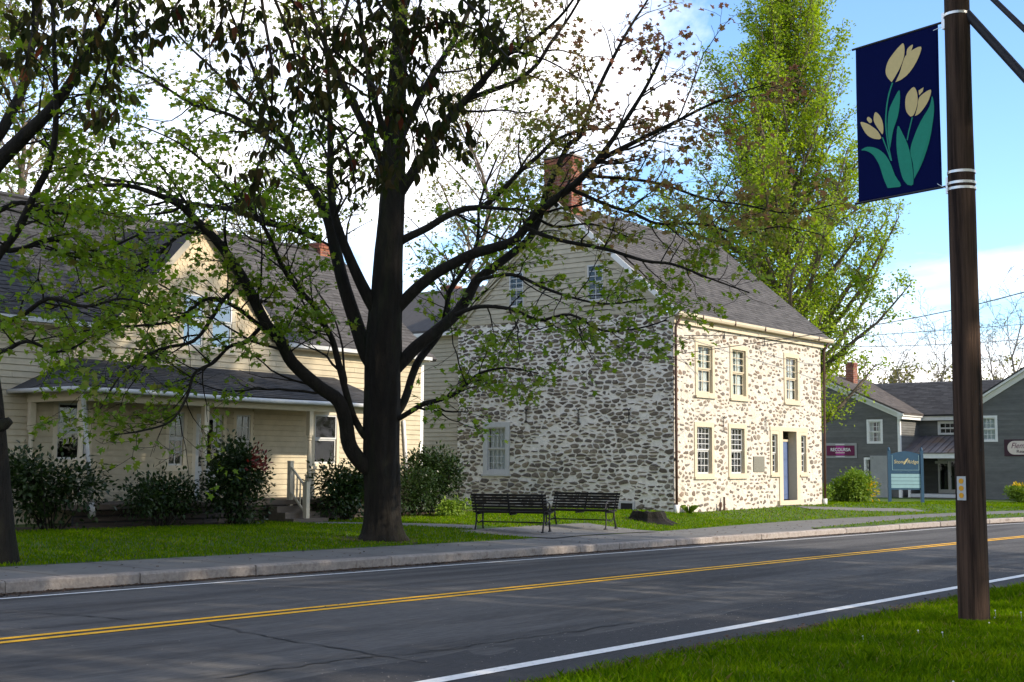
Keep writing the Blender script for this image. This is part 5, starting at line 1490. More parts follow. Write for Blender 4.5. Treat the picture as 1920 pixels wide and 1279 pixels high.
# stump of a felled tree
sx, sy = 31.1, 19.3
sz = lawn_at(sx, sy)
V, Fc = [], []
n = 26
rs = random.Random(4)
base = [rs.uniform(0.85, 1.15) * (1 + 0.25 * max(0, math.sin(i * 0.72 + 1))) for i in range(n)]
prof = [(0.74, -0.05), (0.54, 0.05), (0.46, 0.12), (0.43, 0.23), (0.40, 0.29), (0.26, 0.26), (0.0, 0.24)]
for j, (r, z) in enumerate(prof):
    for i in range(n):
        a = 2 * math.pi * i / n; rr = r * (1 + (base[i] - 1) * (1.5 - 0.2 * j)) if j < 5 else r
        V.append((sx + rr * math.cos(a), sy + rr * math.sin(a), sz + z + rs.uniform(-0.03, 0.03) * (j > 2)))
for j in range(len(prof) - 1):
    for i in range(n): Fc.append((j * n + i, j * n + (i + 1) % n, (j + 1) * n + (i + 1) % n, (j + 1) * n + i))
stump = MB().add(V, Fc).build('tree_stump', 'bark'); tag(stump, 'dark ragged tree stump at the corner of the stone house', 'stump')

# ================================================================== TREES
LEAF10 = np.array([(0, 0), (0.40, 0.04), (0.27, 0.30), (0.60, 0.56), (0.22, 0.60), (0, 1.0), (-0.22, 0.60), (-0.60, 0.56), (-0.27, 0.30), (-0.40, 0.04)])
LEAF4 = np.array([(0, 0), (0.42, 0.5), (0, 1.0), (-0.42, 0.5)])
LEAF6 = np.array([(0, 0), (0.22, 0.25), (0.24, 0.55), (0, 1.0), (-0.24, 0.55), (-0.22, 0.25)])
def leaf_arrays(P, D, N, size, shape):
    """Leaf polygons: base at P, pointing along D, facing N."""
    D = D / np.maximum(np.linalg.norm(D, axis=1, keepdims=True), 1e-9)
    S = np.cross(D, N); S /= np.maximum(np.linalg.norm(S, axis=1, keepdims=True), 1e-9)
    Nn = np.cross(S, D)
    k = len(shape)
    x = shape[:, 0][None, :, None]; y = shape[:, 1][None, :, None]
    fold = 0.28 * np.abs(shape[:, 0])[None, :, None] - 0.14 * (y - 0.4) ** 2
    V = P[:, None, :] + (S[:, None, :] * x + D[:, None, :] * y + Nn[:, None, :] * fold) * size[:, None, None]
    return V.reshape(-1, 3)
def rv(r, s=1.0):
    return Vector((r.gauss(0, s), r.gauss(0, s), r.gauss(0, s)))
class Tree:
    def __init__(s, name, label, loc, bark, leaf, cat='tree', group=None, seed=1, shape=LEAF10):
        s.root = thing(name, label, cat, loc, group)
        s.bark, s.leaf, s.shape = bark, leaf, shape
        s.r = random.Random(seed)
        s.tw = MB(); s.L = []       # leaf nodes: position, outward direction, tone
    def limb(s, pts, rad, name='limb', sides=10):
        MB().tube(pts, rad, sides).build(name, s.bark, s.root, smooth=True)
    def small(s, pts, rad, sides): s.tw.tube(pts, rad, sides, caps=False)
    def grow(s, p, d, length, r, lvl, o):
        R = s.r
        n = max(3, int(length / o['seg'][lvl]))
        pts, rad = [p.copy()], [r]
        d = d.normalized()
        for i in range(n):
            d = d + rv(R, o['wander']) + Vector((0, 0, o['up'][lvl]))
            if o.get('flat'): d.z *= o['flat']
            d.normalize()
            p = p + d * (length / n)
            pts.append(p.copy()); rad.append(max(r * (1 - 0.72 * (i + 1) / n), o['rmin']))
        s.small(pts, rad, 5 if lvl == 0 else 3)
        last = lvl >= o['levels'] - 1
        if not last:
            k = o['kids'][lvl]
            k = int(k * min(1.5, max(0.5, length / o['len'][lvl])) + R.random())
            for j in range(k):
                t = 0.25 + 0.75 * (j + R.random()) / k
                i = min(int(t * n), n - 1)
                q = pts[i].lerp(pts[i + 1], t * n - i if t * n - i < 1 else 1)
                ax = (pts[i + 1] - pts[i]).normalized()
                sd = ax.cross(Vector((0, 0, 1)))
                if sd.length < 0.05: sd = ax.orthogonal()
                sd.normalize()
                if j % 2: sd = -sd
                sd = (sd + rv(R, 0.45)).normalized()
                cd_ = ax * R.uniform(0.5, 0.95) + sd * R.uniform(0.6, 1.0)
                s.grow(q, cd_, o['len'][lvl + 1] * R.uniform(0.55, 1.25) * (1.15 - 0.5 * t), max(rad[i] * 0.55, o['rmin']), lvl + 1, o)
        if last or o.get('tipleaf', True):
            t0 = 0.25 if last else 0.75
            for i in range(n + 1):
                if i / n >= t0 and R.random() < o['leafy']: s.L.append((pts[i], d.copy(), lvl))
    def along(s, pts, rad, t0, t1, num, o, upbias=0.15):
        """Side branches along a drawn limb."""
        R = s.r; n = len(pts) - 1
        for j in range(num):
            t = t0 + (t1 - t0) * (j + R.random()) / num
            i = min(int(t * n), n - 1)
            q = pts[i].lerp(pts[i + 1], min(1, t * n - i))
            ax = (pts[i + 1] - pts[i]).normalized()
            sd = ax.orthogonal().normalized()
            sd.rotate(Matrix.Rotation(R.uniform(0, 6.283), 3, ax))
            d = ax * R.uniform(0.35, 0.9) + sd * R.uniform(0.6, 1.0) + Vector((0, 0, upbias))
            s.grow(q, d, o['len'][0] * R.uniform(0.5, 1.25) * (1.1 - 0.45 * t), min(max(rad[i] * 0.5, o['rmin'] * 1.6), o.get('rmax', 0.03)), 0, o)
    def finish(s, per, size, tone=None, spread=0.09, droop=0.35, extra_name='crown', cull=None):
        R = np.random.default_rng(s.r.randrange(10 ** 6))
        if s.tw.v: s.tw.build('branches', s.bark, s.root, kind='stuff', smooth=True)
        if not s.L: return
        nodes = s.L
        P = np.array([tuple(a) for a, b, c in nodes]); Dn = np.array([tuple(b) for a, b, c in nodes])
        if cull is not None:
            k = np.array([cull(Vector(p)) for p in P]); P, Dn = P[k], Dn[k]
        P = np.repeat(P, per, 0); Dn = np.repeat(Dn, per, 0)
        n = len(P)
        off = R.normal(0, spread, (n, 3)); off[:, 2] -= abs(R.normal(0, spread * 0.4, n))
        D = Dn * 0.5 + R.normal(0, 0.7, (n, 3)); D[:, 2] -= droop
        N = R.normal(0, 0.45, (n, 3)); N[:, 2] += 1.0
        sz = size * R.uniform(0.55, 1.2, n)
        tn = np.zeros(n) if tone is None else np.clip(np.array([tone(p) for p in P]) + R.normal(0, 0.18, n), 0, 1)
        V = leaf_arrays(P + off, D, N, sz, s.shape)
        link(extra_name, np_mesh(extra_name, V, len(s.shape), {'rnd': R.random(n), 'tone': tn}), M[s.leaf], s.root, kind='stuff')
        return n
def trace(pts, D0, d1, scale=1.0, k=5):
    """Photo-traced limb with its own depth: (x, y, width) and how far it comes forward or goes back."""
    n = len(pts); P = []; W = []
    for i, (x, y, w) in enumerate(pts):
        D = D0 + d1 * (i / (n - 1)) ** 1.2
        P.append(gd(x, y, D)); W.append(w / 2 / F_PX * D * scale)
    Ps = catmull(P, k)
    Ws = []
    for i in range(len(Ps)):
        t = i / k; j = min(int(t), n - 2); Ws.append(W[j] + (W[j + 1] - W[j]) * (t - j))
    return Ps, Ws

# ---- the big maple
D0 = 26.2
b0 = gd(717, 1015, D0)
maple = Tree('maple_tree', 'large spreading maple with dark trunk between the footway and the cream house', (b0.x, b0.y, b0.z), 'bark', 'maple_leaf', seed=5)
R_ = random.Random(2)
TR = [(717, 1040, 108), (717, 1012, 100), (717, 1000, 86), (717, 980, 76), (717, 950, 72), (717, 900, 70), (716, 850, 71), (716, 800, 72), (717, 750, 72), (718, 700, 73), (719, 650, 74), (722, 600, 68), (725, 550, 62), (728, 480, 57), (734, 400, 52), (738, 300, 46), (742, 200, 40), (748, 100, 33), (752, 0, 27), (756, -150, 17), (752, -290, 8)]
Pt, Wt = trace(TR, D0, 0.0, 0.93, 3)
V, Fc = [], []
ns = 72
from mathutils import noise as mnoise
Pt = [Pt[int(q)].lerp(Pt[min(int(q) + 1, len(Pt) - 1)], q - int(q)) for q in [i * 0.34 for i in range(int((len(Pt) - 1) / 0.34))]]; Wt = [Wt[int(q)] * (1 - q + int(q)) + Wt[min(int(q) + 1, len(Wt) - 1)] * (q - int(q)) for q in [i * 0.34 for i in range(int((len(Wt) - 1) / 0.34))]]
for i, (p, w) in enumerate(zip(Pt, Wt)):
    fl = max(0.0, 1 - (p.z - b0.z) / 0.55)
    for k in range(ns):
        a = 2 * math.pi * k / ns
        rr = w * (1 + 0.035 * math.sin(5 * a + p.z * 0.8) + 0.03 * math.sin(9 * a - p.z * 1.1) - 0.11 * abs(mnoise.noise(Vector((math.cos(a) * 5.5, math.sin(a) * 5.5, p.z * 0.9)))) - 0.05 * abs(mnoise.noise(Vector((math.cos(a) * 13, math.sin(a) * 13, p.z * 2.2)))) + 0.03 + fl * 0.22 * max(0, math.sin(4 * a + 0.7)) )
        V.append((p.x + rr * math.cos(a), p.y + rr * math.sin(a), p.z))
for i in range(len(Pt) - 1):
    for k in range(ns): Fc.append((i * ns + k, i * ns + (k + 1) % ns, (i + 1) * ns + (k + 1) % ns, (i + 1) * ns + k))
MB().add(V, Fc).build('trunk', 'bark', maple.root, smooth=True)
LIMBS = [  # points (x, y, width px), depth drift in metres, side branches, first fraction
 ([(716, 890, 36), (684, 873, 36), (656, 837, 34), (648, 790, 32), (634, 751, 30), (598, 725, 28), (548, 680, 27), (525, 638, 25), (497, 604, 24), (456, 522, 22), (410, 456, 20), (372, 417, 17), (338, 386, 14), (289, 363, 12), (234, 348, 10), (156, 352, 7), (102, 375, 5), (20, 378, 3)], -3.2, 26, 0.35),
 ([(714, 852, 17), (700, 830, 17), (682, 815, 17), (665, 786, 16), (656, 762, 16), (646, 725, 15), (636, 686, 15), (624, 640, 14), (610, 612, 14), (593, 578, 13), (550, 532, 12), (524, 489, 11), (504, 443, 10), (478, 400, 9), (448, 377, 8), (419, 344, 7), (383, 305, 6), (330, 265, 4), (250, 230, 3)], -2.2, 24, 0.35),
 ([(716, 700, 38), (690, 668, 36), (667, 604, 32), (644, 532, 29), (629, 470, 27), (616, 413, 24), (596, 371, 20), (570, 331, 18), (550, 292, 15), (530, 256, 13), (511, 226, 11), (475, 130, 8), (435, 30, 5), (400, -60, 3)], 1.6, 18, 0.4),
 ([(716, 600, 30), (692, 560, 28), (668, 512, 24), (642, 450, 20), (626, 397, 17), (619, 338, 15), (619, 266, 13), (614, 120, 9), (600, -30, 6), (590, -150, 3)], -1.2, 16, 0.4),
 ([(600, 450, 16), (553, 430, 14), (498, 417, 13), (448, 397, 11), (405, 388, 10), (340, 377, 8), (290, 350, 7), (200, 335, 5), (110, 322, 3)], 2.5, 16, 0.2),
 ([(528, 640, 12), (480, 605, 10), (440, 575, 9), (390, 560, 8), (330, 600, 7), (270, 610, 6), (180, 617, 4), (60, 640, 3)], -3.0, 15, 0.2),
 ([(455, 525, 11), (420, 560, 10), (395, 600, 9), (362, 640, 8), (300, 655, 7), (240, 690, 5), (215, 720, 4), (175, 790, 3)], -3.4, 12, 0.2),
 ([(497, 604, 10), (462, 640, 9), (430, 650, 8), (400, 680, 8), (365, 700, 7), (350, 745, 6), (320, 790, 5), (265, 808, 4), (215, 815, 3)], -3.0, 12, 0.2),
 ([(390, 420, 10), (330, 445, 9), (285, 490, 8), (240, 520, 6), (170, 545, 5), (95, 580, 3)], -2.5, 11, 0.15),
 ([(718, 715, 30), (757, 675, 29), (781, 650, 28), (822, 618, 26), (854, 590, 25), (875, 561, 23), (895, 525, 21), (928, 500, 19), (964, 472, 18), (993, 446, 17), (1012, 405, 16), (1024, 362, 14), (1045, 315, 12), (1066, 272, 11), (1088, 254, 10), (1110, 193, 9), (1145, 118, 8), (1180, 53, 6), (1220, -10, 4), (1250, -80, 3)], 1.6, 20, 0.45),
 ([(722, 600, 30), (757, 565, 27), (781, 541, 26), (818, 512, 25), (854, 492, 24), (887, 476, 23), (928, 464, 22), (964, 451, 21), (985, 427, 20), (1009, 398, 19), (1046, 370, 17), (1086, 338, 16), (1119, 302, 14), (1145, 267, 11), (1180, 215, 10), (1207, 171, 8), (1228, 131, 7), (1246, 92, 6)], -0.8, 20, 0.45),
 ([(1119, 302, 13), (1163, 280, 12), (1207, 258, 10), (1268, 228, 8), (1325, 199, 6), (1395, 171, 3), (1450, 155, 2)], -1.0, 11, 0.15),
 ([(985, 427, 10), (1044, 449, 9), (1135, 467, 8), (1208, 489, 7), (1263, 496, 6), (1328, 521, 4), (1405, 549, 3)], -2.0, 10, 0.25),
 ([(1060, 350, 9), (1135, 383, 8), (1190, 401, 7), (1230, 419, 7), (1281, 419, 6), (1332, 423, 5), (1390, 440, 4), (1460, 425, 3), (1540, 440, 2)], -1.6, 14, 0.2),
 ([(1100, 330, 8), (1170, 335, 7), (1240, 345, 6), (1320, 372, 5), (1400, 385, 4), (1480, 400, 3), (1560, 385, 2)], -0.6, 14, 0.25),
 ([(724, 470, 20), (761, 447, 18), (802, 427, 16), (834, 407, 15), (871, 392, 14), (907, 386, 13), (944, 354, 11), (976, 321, 10), (1009, 293, 9), (1041, 264, 8), (1090, 245, 6), (1160, 240, 4), (1220, 225, 3)], 2.0, 16, 0.3),
 ([(900, 388, 9), (945, 392, 8), (985, 396, 7), (1040, 425, 6), (1110, 420, 4), (1180, 445, 3)], 0.0, 8, 0.2),
 ([(720, 800, 13), (751, 783, 12), (771, 771, 12), (795, 757, 11), (820, 751, 10), (853, 739, 9), (874, 722, 8), (900, 700, 6), (950, 690, 4), (1010, 700, 3)], -1.6, 15, 0.3),
 ([(722, 800, 20), (749, 768, 18), (762, 741, 18), (771, 710, 17), (783, 680, 17), (797, 660, 16), (822, 628, 15), (838, 590, 14), (842, 549, 12), (871, 505, 10), (895, 451, 8), (900, 380, 6), (930, 300, 4)], 2.2, 14, 0.45),
 ([(854, 590, 10), (900, 575, 9), (960, 580, 8), (1010, 600, 7), (1070, 590, 6), (1130, 620, 5), (1200, 615, 4), (1250, 600, 3)], -2.4, 17, 0.15),
 ([(895, 525, 9), (960, 515, 8), (1020, 540, 7), (1080, 560, 5), (1140, 570, 4), (1210, 560, 3)], -2.0, 12, 0.2),
 ([(738, 380, 26), (790, 300, 22), (844, 219, 19), (875, 186, 17), (907, 149, 14), (946, 106, 12), (1000, 74, 9), (1060, 20, 6), (1110, -60, 4)], -1.2, 18, 0.3),
 ([(875, 186, 12), (938, 164, 11), (966, 153, 10), (1005, 123, 9), (1031, 83, 8), (1071, 26, 6), (1120, -60, 4)], 1.0, 12, 0.2),
 ([(736, 350, 22), (690, 250, 19), (640, 150, 15), (600, 60, 11), (565, -40, 7), (540, -130, 4)], 1.0, 16, 0.3),
 ([(741, 280, 20), (800, 160, 16), (860, 60, 11), (905, -40, 7), (930, -130, 4)], 1.8, 14, 0.3),
 ([(738, 300, 18), (700, 180, 14), (680, 60, 10), (665, -60, 6)], -1.5, 12, 0.3),
 ([(550, 292, 12), (490, 250, 10), (430, 215, 8), (360, 195, 7), (290, 150, 5), (230, 120, 3)], 1.5, 14, 0.2),
 ([(530, 256, 9), (470, 200, 8), (400, 130, 6), (330, 60, 4), (290, -20, 3)], 2.2, 12, 0.2),
]
OPT = dict(levels=3, len=[1.25, 0.62, 0.34], kids=[4, 2.3, 0], seg=[0.16, 0.13, 0.11], up=[0.015, -0.01, -0.02], wander=0.16, flat=0.93, rmin=0.0042, rmax=0.018, leafy=0.66)
OPT_T = dict(levels=3, len=[2.3, 1.0, 0.45], kids=[5, 2.2, 0], seg=[0.22, 0.16, 0.12], up=[0.03, 0.01, 0.0], wander=0.13, flat=0.97, rmin=0.0045, rmax=0.030, leafy=0.26)
for pts, d1, num, t0 in LIMBS:
    start = D0 + (0.0 if pts[0][0] > 690 and pts[0][0] < 750 else d1 * 0.25)
    P_, W_ = trace(pts, start, d1, 0.86, 4)
    maple.limb(P_, W_, sides=12 if pts[0][2] > 18 else 8)
    right = pts[-1][0] > 1000
    maple.along(P_, W_, t0, 1.0, int(num * (0.75 if right else 0.9)), OPT)
    maple.along(P_, W_, max(0.15, t0 - 0.12), 0.95, int(num * (0.30 if right else 0.5)), OPT_T)
    maple.L.append((P_[-1], (P_[-1] - P_[-2]).normalized(), 0))
_vx = lambda p: CX + F_PX * ((Vector(p) - CAM).dot(_r)) / ((Vector(p) - CAM).dot(_f))
def maple_tone(p):         # new leaves are still red-brown on the outer twigs to the right and high up
    X, Y, Z = p[0] - b0.x, p[1] - b0.y, p[2]
    side = X * 0.62 - Y * 0.78
    return 0.7 * sm((side - 1.8) / 3.0) * sm((Z - 4.6) / 2.6) + 0.3 * sm((Z - 7.5) / 3.5)
nl = maple.finish(3, 0.125, maple_tone, spread=0.07, droop=0.4)
print('maple leaves', nl)

# ---- the maple at the left edge
D2 = 19.1
b1 = gd(-12, 1052, D2)
left_tree = Tree('maple_tree', 'maple at the left edge of the photo, its mossy trunk half cut off', (b1.x, b1.y, b1.z), 'bark', 'maple_leaf', seed=8)
Pt, Wt = trace([(-14, 1080, 104), (-12, 1052, 92), (-16, 1000, 84), (-20, 920, 78), (-26, 830, 74), (-34, 740, 72), (-48, 640, 66), (-60, 540, 62), (-72, 430, 50), (-85, 300, 40), (-95, 150, 30), (-100, 0, 20), (-100, -150, 8)], D2, 0, 1, 4)
MB().tube(Pt, Wt, 18).build('trunk', 'bark', left_tree.root, smooth=True)
MB().tube([gd(-14, 800, D2), gd(8, 796, D2 - 0.1), gd(19, 788, D2 - 0.1)], [0.13, 0.09, 0.06], 8).build('branch_stub', 'bark', left_tree.root, smooth=True)
OPT2 = dict(OPT); OPT2.update(len=[1.1, 0.55, 0.3])
for pts, d1, num, t0 in [
 ([(-62, 540, 28), (-20, 500, 20), (0, 474, 16), (33, 431, 15), (66, 362, 14), (95, 300, 13), (105, 220, 11), (102, 100, 9), (98, 0, 7), (95, -100, 4)], -1.0, 14, 0.25),
 ([(-74, 410, 40), (-40, 350, 34), (0, 301, 30), (51, 250, 26), (105, 195, 22), (148, 129, 17), (190, 50, 12), (240, -40, 7), (270, -120, 4)], -1.2, 16, 0.3),
 ([(-84, 350, 30), (-40, 290, 26), (0, 250, 22), (23, 207, 20), (43, 164, 17), (60, 90, 13), (75, 0, 9), (85, -100, 5)], 1.0, 12, 0.3),
 ([(-60, 560, 14), (20, 600, 10), (90, 560, 8), (160, 575, 6), (230, 560, 4), (300, 580, 3)], -0.8, 12, 0.25),
 ([(-70, 450, 14), (20, 470, 10), (100, 450, 8), (180, 470, 6), (260, 440, 4)], 1.2, 12, 0.25),
 ([(-50, 640, 12), (0, 660, 9), (50, 640, 7), (110, 660, 5), (160, 640, 3)], -1.0, 7, 0.4),
 ([(-80, 380, 16), (-20, 400, 12), (40, 380, 9), (110, 400, 6), (170, 390, 4)], 0.6, 8, 0.35)]:
    P_, W_ = trace(pts, D2, d1, 1.0, 4)
    left_tree.limb(P_, W_, sides=9)
    left_tree.along(P_, W_, t0, 1.0, num, OPT2)
left_tree.finish(3, 0.12, lambda p: 0.3 * sm((p[2] - 6.0) / 2.5), spread=0.07, droop=0.4)

# ---- generic trees further off
def free_tree(name, label, loc, H, Rr, bark, leaf, seed, n_main, opt, size, per, base=0.25, tone=None, group=None, ang=0.9, shape=LEAF4, trunk_r=0.22, spread=0.2, width=None, cat='tree', sparse_trunk=False, upb=0.2):
    t = Tree(name, label, loc, bark, leaf, cat, group, seed, shape)
    R = t.r
    L0 = Vector(loc)
    n = 12
    pts = [L0 + Vector((R.gauss(0, 0.02) * i * H / 12, R.gauss(0, 0.02) * i * H / 12, H * i / n - 0.2)) for i in range(n + 1)]
    rad = [trunk_r * (1 - 0.93 * i / n) + 0.01 for i in range(n + 1)]
    t.limb(pts, rad, 'trunk', 10)
    for k in range(n_main):
        f = base + (0.97 - base) * (k + R.random()) / n_main
        i = min(int(f * n), n - 1)
        q = pts[i].lerp(pts[i + 1], f * n - i)
        a = k * 2.399 + R.gauss(0, 0.3)
        w = width(f) if width else Rr * math.sin(math.pi * min(1, 0.18 + 0.82 * (1 - (f - base) / (1 - base)))) ** 0.7
        el = ang * (0.55 + 0.6 * f)
        d = Vector((math.cos(a) * math.cos(el), math.sin(a) * math.cos(el), math.sin(el)))
        Ln = max(0.5, w / max(0.35, math.cos(el)) * R.uniform(0.75, 1.12))
        m = 7
        bp = [q]; dd = d.copy()
        for j in range(m):
            dd = (dd + rv(R, 0.09) + Vector((0, 0, opt.get('lift', 0.05)))).normalized(); bp.append(bp[-1] + dd * (Ln / m))
        br = [max(rad[i] * 0.5 * (1 - 0.85 * j / m), opt['rmin'] * 1.5) for j in range(m + 1)]
        t.small(bp, br, 5)
        t.along(bp, br, 0.15, 1.0, int(opt['side'] * Ln) + 2, opt, upb)
    if leaf: print(name, t.finish(per, size, tone, spread, 0.2))
    else: t.finish(0, 0)
    return t
OG = dict(levels=2, len=[1.15, 0.5], kids=[3, 0], seg=[0.2, 0.12], up=[0.10, 0.06], wander=0.10, rmin=0.008, rmax=0.03, leafy=0.95, side=3.4, lift=0.07)
gk = gd(1478, 890, 62); gk.z = 0.2
free_tree('ginkgo_tree', 'tall bright yellow-green ginkgo rising behind the stone house roof', tuple(gk), 25.8, 5, 'bark_light', 'ginkgo_leaf', 21, 130, OG, 0.15, 5, base=0.07, ang=0.95, trunk_r=0.38, spread=0.15,
          width=lambda f: 7.0 * (1 - 0.90 * max(0, f - 0.22) / 0.78) * (0.72 + 0.28 * min(1, f / 0.22)))
OB = dict(levels=2, len=[1.5, 0.7], kids=[3.5, 0], seg=[0.3, 0.2], up=[0.03, 0.0], wander=0.15, rmin=0.012, rmax=0.03, leafy=0.6, side=1.5, lift=0.04)
for k, (px, D, H, Rr, lab, sd, tn, n_main) in enumerate([
    (905, 62, 19, 5.0, 'pale spring-green tree behind the stone house gable, right of the big maple trunk', 31, 0.35, 34),
    (500, 52, 11.5, 3.6, 'bright yellow-green tree just showing above the cream house roof', 32, 0.0, 34),
    (25, 46, 17, 4.6, 'olive-green tree behind the left end of the cream house roof', 33, 0.25, 34),
    (1290, 70, 14, 4.0, 'smaller pale tree half hidden behind the stone house ridge', 34, 0.3, 20)]):
    p = gd(px, 880, D); p.z = 0.2
    free_tree('background_tree', lab, tuple(p), H, Rr, 'bark_light', 'far_leaf', sd, n_main, OB, 0.17, 4, base=0.22, tone=lambda q, c=tn: c, group='trees behind the houses', trunk_r=0.24, spread=0.22)
ON = dict(levels=3, len=[1.9, 0.95, 0.5], kids=[4, 3, 0], seg=[0.4, 0.3, 0.25], up=[0.05, 0.03, 0.02], wander=0.13, rmin=0.012, rmax=0.03, leafy=0.04, side=1.0, lift=0.06)
for k, (px, D, H, lab) in enumerate([(1768, 112, 12.8, 'leafless tree standing up behind the grey roof, left of the pole'), (1868, 118, 13.0, 'leafless tree behind the grey roof, just right of the pole'),
        (1908, 105, 14.5, 'tall leafless tree at the right edge of the photo'), (1692, 108, 11.0, 'thin leafless tree beside the drooping ginkgo boughs')]):
    p = gd(px, 880, D); p.z = -0.2
    free_tree('bare_tree', lab, tuple(p), H, 3.0, 'bark_grey', 'far_leaf', 50 + k, 15, ON, 0.14, 2, base=0.35, tone=lambda q: 0.5, group='bare trees on the skyline', trunk_r=0.2, spread=0.25)
# low hedge of trees closing the distance
for k, (px, D, H) in enumerate([(1560, 105, 8.5), (1640, 112, 7.6), (1725, 115, 7.2), (1830, 122, 7.4), (1935, 118, 8.2)]):
    p = gd(px, 880, D); p.z = -0.4
    free_tree('distant_tree', ['distant green tree far left behind the grey building', 'distant green tree above the brick chimney', 'distant low tree over the middle of the grey roof', 'distant low tree behind the pole', 'distant tree beyond the right wing'][k], tuple(p), H, 3.6, 'bark_grey', 'far_leaf', 70 + k, 16, OB, 0.3, 4, base=0.1, tone=lambda q: 0.4, group='distant trees', trunk_r=0.15, spread=0.3)
# street trees on the viewer's own side, out of the picture: they shade the road
for k, X in enumerate((-5, 3.5, 12, 20.5, 29)):
    free_tree('street_tree', 'tall leafy street tree on the near side of the road, outside the picture, number order %d from the left' % (k + 1) if False else 'tall leafy street tree on the near side of the road', (X, -7.0 + (k % 2) * 0.8, 0.05), 18.0 if k > 1 else 19.5, 5.4, 'bark', 'far_leaf', 90 + k, 28, OB, 0.42, 4, base=0.26, tone=lambda q: 0.1, group='street trees on the near side', trunk_r=0.32, spread=0.35)

for k, X in enumerate((7.5, 16, 24.5)):  # unseen second row, added to close gaps in the shade on the road
    free_tree('street_tree', 'unseen tree of an added second row, evening out the shade on the road', (X, -12.0, 0.05), 18.5, 5.4, 'bark', 'far_leaf', 140 + k, 28, OB, 0.42, 4, base=0.26, tone=lambda q: 0.1, group='added second row of shade trees on the near side', trunk_r=0.3, spread=0.35)
for k, X in enumerate((62, 74, 87, 101, 116)):  # unseen trees, added as dark reflections for the window panes
    free_tree('reflection_tree', 'unseen small tree added far along the near side to darken window reflections', (X, -9.0 - 2 * (k % 2), -0.3), 9.5, 4.6, 'bark', 'far_leaf', 120 + k, 16, OB, 0.42, 4, base=0.15, tone=lambda q: 0.1, group='added reflection trees along the near side', trunk_r=0.2, spread=0.4)

# ---- overhanging boughs of a near tree with large bronze-green leaves
nt_ = Tree('cherry_tree', 'near tree whose drooping bronze-green leaves hang into the top of the picture', (0.6, 4.6, 0.05), 'bark', 'dark_leaf', seed=12, shape=LEAF6)
tr = [Vector((0.6, 4.6, -0.1)), Vector((0.62, 4.62, 1.2)), Vector((0.7, 4.7, 2.6)), Vector((0.8, 4.8, 3.8)), Vector((0.7, 5.0, 5.4)), Vector((0.5, 5.1, 7.0))]
MB().tube(catmull(tr, 4), [0.2 - 0.007 * i for i in range(21)], 14).build('trunk', 'bark', nt_.root, smooth=True)
HUB = []
for tgt in (gd(230, -90, 8.2), gd(480, -80, 8.4), gd(660, -70, 8.8), gd(820, -80, 9.2), gd(60, -80, 7.8)):
    a = Vector((0.8, 4.85, 4.0)); m_ = a.lerp(tgt, 0.5) + Vector((0, 0, 0.55))
    P_ = catmull([a, a.lerp(m_, 0.5) + Vector((0, 0, 0.15)), m_, tgt], 6)
    nt_.limb(P_, [0.06 - 0.0026 * i for i in range(len(P_))], sides=8)
    HUB.append(tgt)
NLV = 1.7
HANG = [([(230, -90), (218, 40), (205, 110), (192, 170), (188, 225)], 8.2, 26), ([(230, -90), (262, 0), (250, 50), (268, 90)], 8.3, 16), ([(60, -80), (62, 40), (52, 100), (48, 140)], 7.8, 20), ([(60, -80), (100, 20), (96, 70)], 7.9, 14),
        ([(230, -90), (170, 20), (155, 80), (150, 130)], 8.0, 18), ([(480, -80), (430, 0), (415, 40), (400, 80)], 8.4, 16), ([(480, -80), (350, -10), (320, 30), (300, 60)], 8.3, 20),
        ([(480, -80), (495, 30), (510, 130), (505, 240), (478, 330), (470, 385)], 8.4, 34), ([(480, -80), (560, 20), (585, 110), (600, 200)], 8.6, 26),
        ([(660, -70), (652, 0), (633, 51), (625, 94), (600, 150), (590, 210)], 8.8, 30), ([(625, 94), (690, 150), (734, 195), (770, 242), (779, 300)], 8.8, 34),
        ([(660, -70), (700, 30), (742, 66), (820, 168), (852, 219), (879, 275)], 9.0, 40), ([(742, 66), (800, 50), (850, 42), (910, 66), (955, 110)], 9.1, 26),
        ([(820, -80), (790, 0), (775, 60), (770, 130)], 9.2, 26), ([(820, -80), (870, 0), (905, 30), (930, 70)], 9.2, 20), ([(660, -70), (680, 60), (690, 160), (700, 250), (712, 330)], 8.7, 38),
        ([(480, -80), (540, 60), (560, 160), (545, 250)], 8.5, 26), ([(660, -70), (730, 40), (760, 130), (800, 220), (820, 300)], 8.9, 34), ([(480, -80), (450, 60), (455, 140)], 8.4, 16), ([(820, -80), (740, -10), (690, 40), (660, 90)], 9.0, 26),
        ([(590, 210), (640, 250), (662, 320), (668, 370)], 8.7, 22)]
Lp, Ld, Ln_ = [], [], []
rr_ = random.Random(77)
for pts, D, nlv in HANG:
    P_ = catmull([gd(x, y, D + 0.12 * i * (1 if k_ % 2 else -1)) for k_, (i, (x, y)) in enumerate([(i, q) for i, q in enumerate(pts)])], 5)
    nt_.small(P_, [0.013 - 0.009 * i / (len(P_) - 1) for i in range(len(P_))], 5)
    for k in range(int(nlv * NLV)):
        t = 0.2 + 0.8 * rr_.random() ** 0.8
        i = min(int(t * (len(P_) - 1)), len(P_) - 2)
        p = P_[i].lerp(P_[i + 1], rr_.random()) + rv(rr_, 0.075)
        a_ = rr_.uniform(0, 6.283)
        for j_ in range(rr_.choice((1, 2, 3, 4))):       # drooping whorls at the nodes
            o_ = Vector((math.cos(a_ + j_ * 1.9), math.sin(a_ + j_ * 1.9), 0))
            Lp.append(p + o_ * 0.012); Ld.append((o_ * rr_.uniform(0.15, 0.9) + rv(rr_, 0.22) + Vector((0, 0, -0.85))).normalized()); Ln_.append((o_ + rv(rr_, 0.35) + Vector((0, 0, 0.4))).normalized())
LEAF_ME = []
